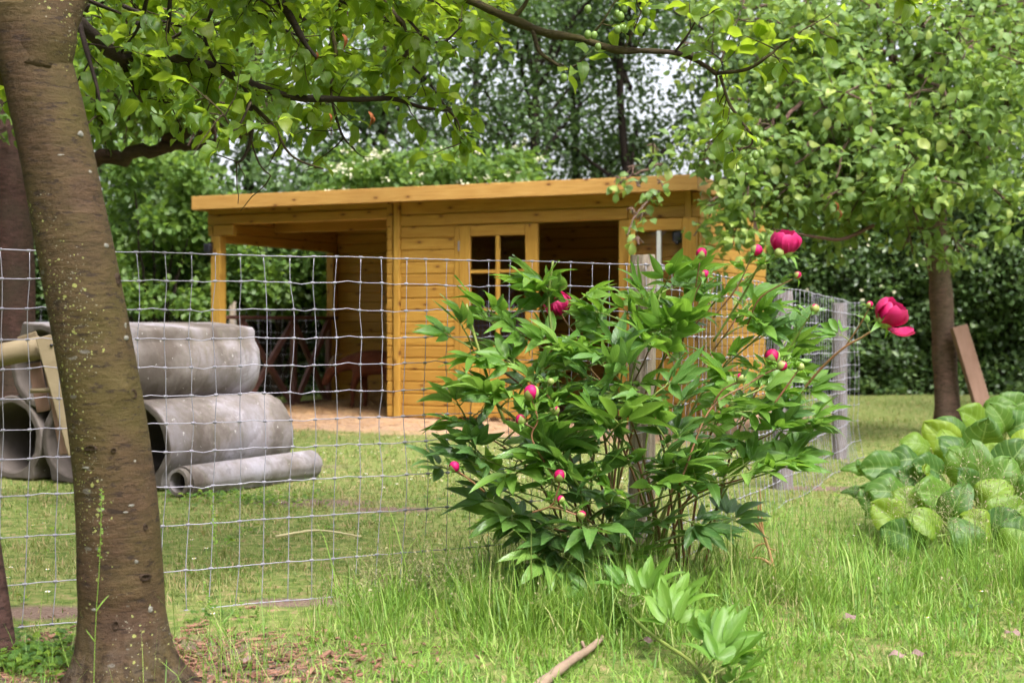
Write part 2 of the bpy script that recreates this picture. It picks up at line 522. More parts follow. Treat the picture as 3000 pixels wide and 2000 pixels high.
M['peony_leaf'] = leaf_mat("peony_leaf", [(0.0, (0.046, 0.118, 0.036)), (0.45, (0.084, 0.190, 0.048)), (0.8, (0.125, 0.250, 0.050)), (1.0, (0.19, 0.31, 0.055))],
                           (0.30, 0.54, 0.05), 0.30, 0.31, 0.6, (0.22, 0.36, 0.10), 0.05, 8, 0.6, vmix=0.25, spots=0.27)
M['peony_leaf_young'] = leaf_mat("peony_leaf_young", [(0.0, (0.070, 0.175, 0.030)), (0.5, (0.115, 0.245, 0.036)), (1.0, (0.17, 0.31, 0.05))],
                           (0.36, 0.64, 0.05), 0.38, 0.40, 0.38, (0.25, 0.40, 0.09), 0.045, 8, 0.45)
M['stem'] = simple_mat("peony_stem", (0.14, 0.22, 0.045), (0.22, 0.24, 0.06), 7, 0.5, 0.4, 0.05, (1, 1, 0.3))
M['stem_red'] = simple_mat("peony_stem_red", (0.17, 0.13, 0.045), (0.24, 0.075, 0.05), 10, 0.5, 0.4, 0.05)
M['bud_green'] = simple_mat("bud_sepal", (0.20, 0.30, 0.06), (0.33, 0.32, 0.12), 30, 0.45, 0.4, 0.05)
def petal_mat():
    t = NT("magenta_petal")
    r = t.rnd()
    col = t.ramp(r, [(0, (0.40, 0.002, 0.065)), (0.6, (0.54, 0.004, 0.11)), (1, (0.64, 0.012, 0.16))])
    uvn = t.n("ShaderNodeUVMap")
    mp = t.n("ShaderNodeMapping"); mp.inputs['Scale'].default_value = (14, 1.2, 1)
    t.l(uvn.outputs[0], mp.inputs[0])
    st = t.noise(mp.outputs[0], 2.0, 4)
    col = t.mix(t.math('MULTIPLY_ADD', st, 1.2, -0.4, clamp=True), col, (0.62, 0.02, 0.19))
    spu = t.n('ShaderNodeSeparateXYZ'); t.l(uvn.outputs[0], spu.inputs[0])
    edge = t.math('MULTIPLY', t.math('POWER', spu.outputs[1], 4.0), 0.45)
    col = t.mix(edge, col, (0.74, 0.10, 0.30))
    b = t.bsdf(col, 0.5, 0.35, t.bump(st, 0.3, 0.003))
    tr = t.n("ShaderNodeBsdfTranslucent"); t.l(t.mix(0.5, col, (0.62, 0.01, 0.10)), tr.inputs[0])
    mx = t.n("ShaderNodeMixShader"); mx.inputs[0].default_value = 0.35
    t.l(b, mx.inputs[1]); t.l(tr.outputs[0], mx.inputs[2])
    return t.done(mx.outputs[0])
M['petal'] = petal_mat()

M['plum_leaf'] = leaf_mat("plum_leaf", [(0.0, (0.050, 0.115, 0.022)), (0.5, (0.085, 0.165, 0.025)), (0.85, (0.13, 0.215, 0.03)), (1.0, (0.20, 0.24, 0.03))],
                          (0.55, 0.74, 0.03), 0.56, 0.45, 0.45, (0.26, 0.30, 0.08), 0.05, 7, 0.4, spots=0.30)
M['plum_leaf_pale'] = leaf_mat("plum_leaf_pale", [(0.0, (0.10, 0.18, 0.055)), (0.5, (0.17, 0.27, 0.08)), (0.85, (0.25, 0.35, 0.10)), (1.0, (0.34, 0.40, 0.10))],
                          (0.45, 0.65, 0.07), 0.38, 0.45, 0.32, (0.25, 0.32, 0.1), 0.05, 6, 0.3)
M['hedge_leaf'] = leaf_mat("hedge_leaf", [(0.0, (0.034, 0.072, 0.026)), (0.5, (0.075, 0.140, 0.048)), (0.9, (0.13, 0.215, 0.075)), (1.0, (0.19, 0.27, 0.10))],
                          (0.24, 0.42, 0.06), 0.30, 0.38, 0.5, ribmix=0.2, vein_s=0.1)
M['tree_leaf'] = leaf_mat("tree_leaf", [(0.0, (0.030, 0.060, 0.024)), (0.5, (0.045, 0.092, 0.030)), (0.9, (0.075, 0.14, 0.04)), (1.0, (0.11, 0.18, 0.06))],
                          (0.25, 0.42, 0.07), 0.3, 0.45, 0.4, ribmix=0.2, vein_s=0.1)
M['tree_leaf_light'] = leaf_mat("tree_leaf_light", [(0.0, (0.05, 0.11, 0.025)), (0.5, (0.085, 0.165, 0.035)), (1.0, (0.15, 0.24, 0.05))],
                          (0.38, 0.58, 0.06), 0.42, 0.45, 0.4, ribmix=0.2, vein_s=0.1)
M['bergenia'] = leaf_mat("bergenia_leaf", [(0.0, (0.028, 0.085, 0.020)), (0.4, (0.050, 0.130, 0.022)), (0.75, (0.095, 0.190, 0.022)), (1.0, (0.19, 0.27, 0.02))],
                          (0.45, 0.65, 0.03), 0.34, 0.46, 0.30, (0.24, 0.34, 0.10), 0.04, 6, 1.0, vmix=0.45)
M['white_petal'] = simple_mat("cream_flower", (0.46, 0.44, 0.28), (0.55, 0.53, 0.38), 40, 0.7, 0.2, 0.0, var=0.2)
M['daisy'] = simple_mat("daisy_white", (0.80, 0.80, 0.80), (0.75, 0.75, 0.78), 40, 0.7, 0.2, 0.0, var=0.1)
M['plum'] = simple_mat("green_plum", (0.11, 0.19, 0.035), (0.17, 0.25, 0.06), 14, 0.38, 0.45, 0.02)
M['dry_leaf'] = simple_mat("dry_leaf", (0.22, 0.055, 0.02), (0.32, 0.12, 0.04), 20, 0.7, 0.2, 0.1)
M['goat'] = simple_mat("goat_coat", (0.085, 0.026, 0.015), (0.14, 0.048, 0.026), 16, 0.8, 0.15, 0.4)
M['horn'] = simple_mat("goat_horn", (0.16, 0.11, 0.085), (0.24, 0.18, 0.14), 30, 0.6)
M['log'] = simple_mat("pale_log", (0.15, 0.11, 0.065), (0.27, 0.215, 0.135), 5, 0.8, 0.2, 0.4, (0.4, 1, 1))
M['plank_old'] = simple_mat("old_plank", (0.15, 0.085, 0.06), (0.26, 0.16, 0.12), 6, 0.8, 0.2, 0.3, (1, 1, 0.2))
M['straw'] = simple_mat("straw", (0.40, 0.22, 0.10), (0.56, 0.38, 0.20), 3, 0.8, 0.2, 0.0, var=0.5)
M['chip'] = simple_mat("bark_chip", (0.13, 0.055, 0.035), (0.28, 0.16, 0.11), 9, 0.85, 0.2, 0.2, var=0.7)
M['dry_stalk'] = simple_mat("dry_stalk", (0.42, 0.24, 0.075), (0.50, 0.27, 0.17), 6, 0.6, 0.3, 0.1)
M['stick'] = simple_mat("grey_stick", (0.22, 0.15, 0.105), (0.33, 0.24, 0.17), 8, 0.75, 0.3, 0.3)
def grass_mat(name, stops, trans, tw=0.35):
    t = NT(name)
    r = t.rnd()
    col = t.ramp(r, stops)
    big = t.noise(t.coord(), 1.1, 4, 0.6)
    col = t.mix(t.math('MULTIPLY_ADD', big, 2.4, -1.0, clamp=True), col, t.mix(0.4, col, (0.22, 0.25, 0.045)))
    pat = t.noise(t.coord(), 7.0, 5, 0.7)
    col = t.mix(t.math('MULTIPLY_ADD', pat, 3.0, -1.65, clamp=True), col, t.mix(0.6, col, (0.05, 0.12, 0.02)))
    b = t.bsdf(col, 0.5, 0.35)
    tr = t.n("ShaderNodeBsdfTranslucent"); t.l(t.mix(0.5, col, trans), tr.inputs[0])
    mx = t.n("ShaderNodeMixShader"); mx.inputs[0].default_value = tw
    t.l(b, mx.inputs[1]); t.l(tr.outputs[0], mx.inputs[2])
    return t.done(mx.outputs[0])
M['grass'] = grass_mat("grass_long", [(0.0, (0.080, 0.190, 0.026)), (0.4, (0.145, 0.290, 0.040)), (0.75, (0.220, 0.380, 0.058)), (0.93, (0.32, 0.43, 0.11)), (1.0, (0.46, 0.40, 0.20))], (0.42, 0.62, 0.07))
M['lawn'] = grass_mat("lawn_short", [(0.0, (0.080, 0.155, 0.030)), (0.36, (0.155, 0.228, 0.050)), (0.60, (0.23, 0.275, 0.080)), (0.80, (0.33, 0.285, 0.13)), (1.0, (0.42, 0.27, 0.17))], (0.40, 0.55, 0.08), 0.3)
M['seed'] = grass_mat("grass_seed", [(0.0, (0.26, 0.28, 0.10)), (0.6, (0.36, 0.33, 0.17)), (1.0, (0.42, 0.34, 0.24))], (0.5, 0.5, 0.2), 0.3)

# ------------------------------------------------------------------ leaf templates (+Y length, +Z upper side)
def leaf_tmpl(rows, cols, prof, width, fold=0.25, curl=0.25, wave=0.0, seed=0, twist=0.0):
    rr = random.Random(seed)
    ph = rr.random() * 6
    V, U = [], []
    for i in range(rows + 1):
        t = i / rows
        w = width * prof(t)
        zc = curl * (0.35 * math.sin(t * 2.6) - t * t * 0.8)
        for j in range(cols + 1):
            u = -1 + 2 * j / cols
            z = zc + fold * abs(u) * w + wave * width * math.sin(6.3 * t * 1.3 + ph + (2.0 if u > 0 else 0)) * abs(u)
            y = t * (1 - 0.10 * curl)
            x = u * w
            tw = twist * t
            V.append((x * math.cos(tw) - z * math.sin(tw) * 0.3, y, z + x * math.sin(tw)))
            U.append((u, t))
    F = []
    for i in range(rows):
        for j in range(cols):
            a = i * (cols + 1) + j
            F += [(a, a + 1, a + cols + 2), (a, a + cols + 2, a + cols + 1)]
    return np.array(V), np.array(F), np.array(U)
lance = lambda t: max(0.02, math.sin(math.pi * min(1, t ** 0.80)) ** 0.85) * (1 - 0.18 * t)
oval = lambda t: max(0.02, math.sin(math.pi * t ** 0.95) ** 0.62)
obov = lambda t: max(0.02, math.sin(math.pi * t ** 1.25) ** 0.6)
roundp = lambda t: max(0.03, math.sin(math.pi * (0.06 + 0.94 * t) ** 0.85) ** 0.5)

# ================================================================== GROUND
SHED_A = np.array([-3.46, 15.38]); SHED_B = np.array([1.70, 13.06])
SU = (SHED_B - SHED_A) / np.linalg.norm(SHED_B - SHED_A)
SV = np.array([-SU[1], SU[0]])
SHED_ROT = math.atan2(SU[1], SU[0])
SOIL = [(-1.12, 4.02, 0.62, 0.36), (-1.05, 7.75, 0.30, 0.17), (-0.62, 7.45, 0.22, 0.10), (1.82, 8.4, 0.24, 0.12), (0.42, 5.22, 0.42, 0.24),
        (-1.62, 4.80, 0.22, 0.10), (-0.75, 4.95, 0.16, 0.07), (-2.15, 9.6, 0.8, 0.3)]
def soil_amount(X, Y):
    m = np.zeros_like(X)
    for cx, cy, rx, ry in SOIL:
        d = np.hypot((X - cx) / rx, (Y - cy) / ry)
        m = np.maximum(m, np.clip(1.5 - d, 0, 1))
    u = (X - SHED_A[0]) * SU[0] + (Y - SHED_A[1]) * SU[1]
    v = (X - SHED_A[0]) * SV[0] + (Y - SHED_A[1]) * SV[1]
    sw = np.clip((v + 2.1) / 0.7, 0, 1) * np.clip((3.0 - v) / 0.3, 0, 1) * np.clip((u + 0.1) / 0.5, 0, 1) * np.clip((6.3 - u) / 0.5, 0, 1)
    return m, sw
def ground_mat():
    t = NT("ground_soil_and_turf")
    tc = t.n("ShaderNodeTexCoord")
    P = tc.outputs['Object']
    nz = t.noise(P, 3.0, 5, 0.65)
    fine = t.noise(P, 60, 5, 0.7)
    mid = t.noise(P, 14, 5, 0.65)
    turf = t.ramp(mid, [(0.3, (0.045, 0.085, 0.018)), (0.44, (0.115, 0.16, 0.036)), (0.56, (0.19, 0.21, 0.065)), (0.68, (0.30, 0.20, 0.12))])
    soil = t.ramp(fine, [(0.25, (0.085, 0.055, 0.042)), (0.5, (0.17, 0.115, 0.09)), (0.75, (0.27, 0.20, 0.165))])
    straw = t.ramp(t.noise(P, 26, 6, 0.75), [(0.3, (0.22, 0.12, 0.08)), (0.5, (0.40, 0.26, 0.17)), (0.7, (0.52, 0.38, 0.26))])
    mask = None
    for cx, cy, rx, ry in SOIL:
        mp = t.n("ShaderNodeMapping")
        mp.inputs['Location'].default_value = (-cx / rx, -cy / ry, 0)
        mp.inputs['Scale'].default_value = (1 / rx, 1 / ry, 0)
        t.l(P, mp.inputs[0])
        ln = t.n("ShaderNodeVectorMath", operation='LENGTH')
        t.l(mp.outputs[0], ln.inputs[0])
        d = t.math('SUBTRACT', 1.9, t.math('ADD', ln.outputs['Value'], nz), clamp=True)
        mask = d if mask is None else t.math('MAXIMUM', mask, d)
    col = t.mix(t.math('MULTIPLY', mask, 1.6, clamp=True), turf, soil)
    mp = t.n("ShaderNodeMapping", vector_type='TEXTURE')
    mp.inputs['Location'].default_value = (SHED_A[0], SHED_A[1], 0)
    mp.inputs['Rotation'].default_value = (0, 0, SHED_ROT)
    t.l(P, mp.inputs[0])
    sp = t.n("ShaderNodeSeparateXYZ"); t.l(mp.outputs[0], sp.inputs[0])
    k = t.math('MULTIPLY_ADD', nz, 1.6, -0.8)
    vv = t.math('ADD', sp.outputs[1], k)
    a = t.math('MULTIPLY', t.math('ADD', vv, 1.75), 2.0, clamp=True)
    b = t.math('MULTIPLY', t.math('SUBTRACT', 3.2, sp.outputs[1]), 3.0, clamp=True)
    c = t.math('MULTIPLY', t.math('ADD', sp.outputs[0], 0.2), 2.0, clamp=True)
    d = t.math('MULTIPLY', t.math('SUBTRACT', 6.4, sp.outputs[0]), 2.0, clamp=True)
    sw = t.math('MULTIPLY', t.math('MULTIPLY', a, b), t.math('MULTIPLY', c, d))
    col = t.mix(sw, col, straw)
    return t.done(t.bsdf(col, 0.95, 0.15, t.bump(t.math('ADD', mid, t.math('MULTIPLY', fine, 0.5)), 0.7, 0.03)))
M['ground'] = ground_mat()
def gz(x, y):
    return 0.012 * noise.noise((x * 1.3, y * 1.3, 0.3)) + 0.006 * noise.noise((x * 5, y * 5, 3.1))
def make_ground():
    xs = np.concatenate([[-250, -80, -30], np.linspace(-9, 9, 121), [30, 80, 250]])
    ys = np.concatenate([[-40, -5], np.linspace(1.5, 21, 151), [40, 100, 300]])
    V = []
    for y in ys:
        for x in xs:
            inside = abs(x) <= 9 and 1.5 <= y <= 21
            V.append((x, y, gz(x, y) if inside else 0.0))
    n = len(xs)
    F = [(j * n + i, j * n + i + 1, (j + 1) * n + i + 1, (j + 1) * n + i) for j in range(len(ys) - 1) for i in range(n - 1)]
    o = obj("ground", mesh_of("ground", V, F, mats=[M['ground']]))
    tag(o, kind='structure')
make_ground()

# ================================================================== SHED
def make_shed():
    root = empty("wooden_shed", (SHED_A[0], SHED_A[1], 0), "honey coloured wooden garden shed with open porch, flat roof and double doors", "shed", rotz=SHED_ROT)
    def ob(name, me, parent=root):
        o = bpy.data.objects.new(name, me); COL.objects.link(o); o.parent = parent
        return o
    def grp(name, parent=root):
        o = bpy.data.objects.new(name, None); COL.objects.link(o); o.parent = parent
        return o
    cache = {}
    def boardx(name, parent, x0, x1, y, z0, z1, T=0.03, mat='pine', c=0.012):
        """board along the front; front face at y, looking to -y"""
        key = ('x', round(x1 - x0, 3), round(z1 - z0, 3), T, mat, c)
        if key not in cache:
            V, F = cham_box(x1 - x0, z1 - z0, T, c)
            cache[key] = mesh_of("board", V, F, smooth=False, mats=[M[mat]])
        o = ob(name, cache[key], parent); o.location = (x0, y, z0)
        return o
    def boardy(name, parent, y0, y1, x, z0, z1, T=0.03, mat='pine', face=1, c=0.011):
        """board along the depth; front face at x, looking to +x (face 1) or -x"""
        key = ('x', round(y1 - y0, 3), round(z1 - z0, 3), T, mat, c)
        if key not in cache:
            V, F = cham_box(y1 - y0, z1 - z0, T, c)
            cache[key] = mesh_of("board", V, F, smooth=False, mats=[M[mat]])
        o = ob(name, cache[key], parent)
        if face == 1:
            o.location = (x, y0, z0); o.rotation_euler = (0, 0, math.pi / 2)
        else:
            o.location = (x, y1, z0); o.rotation_euler = (0, 0, -math.pi / 2)
        return o
    def post(name, parent, lo, hi, mat='pine_v', bev=0.006):
        V, F = boxvf((0, 0, 0), np.array(hi) - np.array(lo))
        me = mesh_of(name, V, F, smooth=False, mats=[M[mat]])
        o = ob(name, me, parent); o.location = lo
        b = o.modifiers.new("bevel", 'BEVEL'); b.width = bev; b.segments = 1
        return o
    P = 0.122
    FY, BY = 0.25, 2.75          # front wall face, back wall face
    # ---- front wall
    fw = grp("front_wall")
    for k in range(16):
        z = 0.01 + k * P
        boardx("board", fw, 2.43, 3.045, FY, z, z + P - 0.0008)
        boardx("board", fw, 4.935, 5.60, FY, z, z + P - 0.0008)
    for x0, x1 in ((2.43, 2.93), (4.90, 5.46)):
        boardx("board", fw, x0, x1, FY, 1.965, 2.083)
    boardx("board", fw, 2.43, 5.46, FY, 2.086, 2.30)
    for k in range(18):          # log ends crossing at the partition and right corner
        z = 0.01 + k * P
        boardx("log_end", fw, 2.275, 2.335, FY - 0.012, z, z + P - 0.0008, 0.06)
        if z > 1.9:
            boardx("log_end", fw, 5.535, 5.62, FY - 0.012, z, z + P - 0.0008, 0.06)
    post("corner_trim", fw, (2.36, FY - 0.035, 0.01), (2.427, FY + 0.02, 2.26))
    post("corner_trim", fw, (5.463, FY - 0.03, 1.94), (5.53, FY + 0.02, 2.26))
    boardx("door_lintel", fw, 2.935, 4.895, FY - 0.014, 1.965, 2.083, 0.05)
    post("door_jamb", fw, (3.048, FY - 0.012, 0.02), (3.105, FY + 0.06, 1.96))
    post("door_jamb", fw, (4.805, FY - 0.012, 0.02), (4.93, FY + 0.06, 1.96))
    # ---- closed door leaf with six panes
    def leaf(x0, x1, y, white, rows, name):
        dl = grp(name)
        if name == 'open_door':
            dl['label'] = "door leaf folded back flat against the wall, its glazing bars white"
        sw = 0.12
        z0, z1 = 0.03, 1.955
        gt = 'pine_v'
        post("stile", dl, (x0, y, z0), (x0 + (sw if not white else 0.07), y + 0.045, z1), gt)
        post("stile", dl, (x1 - 0.135, y, z0), (x1, y + 0.045, z1), gt)
        xa, xb = x0 + (sw if not white else 0.07), x1 - 0.135
        post("door_rail", dl, (xa + .001, y + .002, 1.845), (xb - .001, y + 0.043, z1 - .001), 'pine')
        post("door_rail", dl, (xa + .001, y + .002, 0.64), (xb - .001, y + 0.043, 0.745), 'pine')
        post("door_rail", dl, (xa + .001, y + .002, z0 + .001), (xb - .001, y + 0.043, 0.14), 'pine')
        mm = 'white' if white else 'pine_v'
        xm = (xa + xb) / 2 - 0.0
        post("glazing_bar", dl, (xm - 0.02, y + .004, 0.746), (xm + 0.02, y + 0.04, 1.844), mm, 0.003)
        for zb in (1.49, 1.105):
            for xx0, xx1 in ((xa + .001, xm - .021), (xm + .021, xb - .001)):
                post("glazing_bar", dl, (xx0, y + .006, zb - 0.016), (xx1, y + 0.038, zb + 0.016), 'white' if white else 'pine', 0.003)
        for za, zb in ((0.748, 1.087), (1.123, 1.472), (1.508, 1.843)):
            for xx0, xx1 in ((xa + .002, xm - .022), (xm + .022, xb - .002)):
                V, F = boxvf((xx0, y + 0.020, za), (xx1, y + 0.024, zb))
                ob("window_pane", mesh_of("window_pane", V, F, smooth=False, mats=[M['glass']]), dl)
        n = 6
        for k in range(n):
            xx = xa + (xb - xa) * k / n
            V, F = cham_box(0.498, (xb - xa) / n - 0.003, 0.02, 0.006)
            V = np.stack([V[:, 2], V[:, 1], V[:, 0]], 1); F = F[:, ::-1]
            o = ob("door_board", mesh_of("door_board", V, F, smooth=False, mats=[M['pine_v']]), dl)
            o.location = (xx + .0015, y + 0.012, 0.141)
        return dl
    t = NT("window_glass")
    gl = t.n("ShaderNodeBsdfGlossy"); gl.inputs['Roughness'].default_value = 0.03
    tr = t.n("ShaderNodeBsdfTransparent"); tr.inputs[0].default_value = (0.88, 0.86, 0.9, 1)
    lw = t.n("ShaderNodeLayerWeight"); lw.inputs[0].default_value = 0.5
    fres = t.math('MULTIPLY_ADD', t.math('POWER', lw.outputs['Facing'], 5.0), 0.85, 0.035)
    mx = t.n("ShaderNodeMixShader")
    t.l(fres, mx.inputs[0]); t.l(tr.outputs[0], mx.inputs[1]); t.l(gl.outputs[0], mx.inputs[2])
    M['glass'] = t.done(mx.outputs[0])
    dl = leaf(3.108, 3.965, FY - 0.02, False, 3, "closed_door")
    leaf(4.938, 5.605, FY - 0.115, True, 3, "open_door")
    # wire grid fixed behind the lower panes
    g = MB()
    for i in range(13):
        x = 3.24 + i * 0.048
        g.tube([(x, FY + 0.05, 0.76), (x, FY + 0.05, 1.19)], 0.0022, 5)
    for i in range(10):
        z = 0.76 + i * 0.048
        g.tube([(3.24, FY + 0.053, z), (3.82, FY + 0.053, z)], 0.0022, 5)
    ob("wire_grid", g.build("wire_grid", M['wire']), dl)
    for z in (0.35, 1.70):
        post("door_hinge", dl, (3.098, FY - 0.032, z), (3.112, FY - 0.020, z + 0.10), 'wire', 0.002)
    # ---- right side wall, partition, back wall
    rw = grp("side_wall")
    for k in range(17):
        z = 0.01 + k * P
        boardy("board", rw, 0.30, BY + 0.02, 5.60, z, z + P - 0.0008)
    boardy("board", rw, 0.30, BY + 0.02, 5.60, 0.01 + 17 * P, 2.27)
    post("corner_post", rw, (5.57, FY + 0.001, 0.01), (5.606, 0.298, 2.05))
    pw = grp("partition_wall")
    for k in range(17):
        z = 0.01 + k * P
        boardy("board", pw, 0.32, BY - 0.001, 2.29, z, z + P - 0.0008, 0.04, face=-1)
    boardy("board", pw, 0.32, BY - 0.001, 2.29, 0.01 + 17 * P, 2.19, 0.04, face=-1)
    bw = grp("back_wall")
    for k in range(17):
        z = 0.01 + k * P
        boardx("board", bw, 0.13, 5.56, BY, z, z + P - 0.0008)
    boardx("board", bw, 0.13, 5.56, BY, 0.01 + 17 * P, 2.15)
    # ---- porch
    post("porch_post", root, (0.085, FY - 0.03, 0.0), (0.205, FY + 0.09, 1.925))
    post("porch_post", root, (0.085, BY - 0.14, 0.0), (0.185, BY - 0.02, 1.85))
    boardx("porch_beam", root, 0.03, 2.27, FY - 0.005, 2.045, 2.155, 0.06)
    boardx("porch_beam", root, 0.03, 2.27, FY + 0.004, 2.158, 2.27, 0.06)
    post("beam_block", root, (0.10, FY - 0.012, 1.928), (0.37, FY + 0.06, 2.042), 'pine')
    for z0, z1 in ((1.855, 1.965), (1.968, 2.08), (2.083, 2.19)):
        boardy("side_beam", root, FY + 0.10, BY - 0.01, 0.16, z0, z1, 0.05, face=1)
    for z in (1.93, 2.05, 2.17):
        post("log_end", root, (0.02, FY + 0.012, z), (0.075, FY + 0.058, z + 0.11), 'pine')
    boardx("purlin", root, 0.165, 2.28, 1.35, 2.02, 2.15, 0.06)
    # ---- roof: ceiling boards under a felt deck, fascia round the edge
    rf = grp("roof")
    L = 5.657
    zt = lambda y: 2.318 - 0.045 * y
    for k in range(24):
        y0 = 0.035 + k * 0.121
        V = []
        for y in (y0, y0 + 0.118):
            V += [(0.03, y, zt(y) - 0.022), (L - 0.03, y, zt(y) - 0.022), (L - 0.03, y, zt(y)), (0.03, y, zt(y))]
        F = [(0, 1, 2, 3), (7, 6, 5, 4), (0, 4, 5, 1), (3, 2, 6, 7), (0, 3, 7, 4), (1, 5, 6, 2)]
        ob("ceiling_board", mesh_of("ceiling_board", V, F, smooth=False, mats=[M['pine']]), rf)
    V = []
    for y in (0.02, 2.95):
        V += [(0.02, y, zt(y) + 0.002), (L - 0.02, y, zt(y) + 0.002), (L - 0.02, y, zt(y) + 0.012), (0.02, y, zt(y) + 0.012)]
    ob("roof_felt", mesh_of("roof_felt", V, F, smooth=False, mats=[M['felt']]), rf)
    boardx("fascia_board", rf, 0.0, L, 0.0, 2.198, 2.342, 0.03, 'fascia', 0.004)
    for x, face in ((0.0, -1), (L, 1)):
        o = boardy("fascia_board", rf, 0.031, 2.95, x, 2.195, 2.335, 0.028, 'fascia', face, 0.004)
        o.rotation_euler = (0, 0.0, o.rotation_euler[2])
    # ---- plinth and floor
    post("plinth_beam", root, (2.30, FY + 0.01, -0.03), (5.58, FY + 0.05, 0.012), 'rail')
    V, F = boxvf((2.34, FY + 0.06, 0.0), (5.56, BY - 0.01, 0.03))
    ob("floor_boards", mesh_of("floor_boards", V, F, smooth=False, mats=[M['rail']]))
    # ---- railing on the open left side of the porch
    rg = grp("porch_railing")
    rg['label'] = "dark brown porch railing with crossed braces"
    post("handrail", rg, (0.07, 0.37, 1.02), (0.19, BY - 0.02, 1.06), 'rail')
    for y in (0.69, 1.76, 2.55):
        post("railing_post", rg, (0.10, y, 0.0), (0.16, y + 0.07, 1.018), 'rail')
    post("bottom_rail", rg, (0.095, 0.40, -0.02), (0.165, BY - 0.02, 0.035), 'rail')
    def brace(ya, yb, flip, xx):
        za, zb = (0.05, 1.0) if not flip else (1.0, 0.05)
        ln = math.hypot(yb - ya, zb - za)
        V, F = boxvf((-0.02, 0, -0.035), (0.02, ln, 0.035))
        o = ob("cross_brace", mesh_of("cross_brace", V, F, smooth=False, mats=[M['rail']]), rg)
        o.location = (xx, ya, za); o.rotation_euler = (math.atan2(zb - za, yb - ya), 0, 0)
    for ya, yb in ((0.76, 1.76), (1.83, 2.55)):
        brace(ya, yb, False, 0.152); brace(ya, yb, True, 0.108)
    # ---- outdoor lamps
    def lamp(x, y, z):
        lm = grp("wall_lamp"); lm.location = (x, y, z)
        V, F = boxvf((-0.045, -0.075, -0.06), (0.045, -0.012, 0.04))
        b = ob("lamp_housing", mesh_of("lamp_housing", V, F, smooth=False, mats=[M['black']]), lm)
        m = b.modifiers.new("bevel", 'BEVEL'); m.width = 0.02; m.segments = 3
        V, F = boxvf((-0.035, -0.012, -0.07), (0.035, -0.001, 0.055))
        ob("mounting_plate", mesh_of("mounting_plate", V, F, smooth=False, mats=[M['black']]), lm)
        V, F, U = tube([(0, -0.045, -0.06), (0, -0.045, -0.09)], [0.026, 0.018], 12)
        ob("lamp_lens", mesh_of("lamp_lens", V, F, U, mats=[M['black']]), lm)
    lamp(0.085, FY - 0.031, 1.80)
    lamp(5.40, FY - 0.001, 1.80)
    return root
make_shed()

def S2W(u, v, z=0):
    p = SHED_A + SU * u + SV * v
    return np.array([p[0], p[1], z])

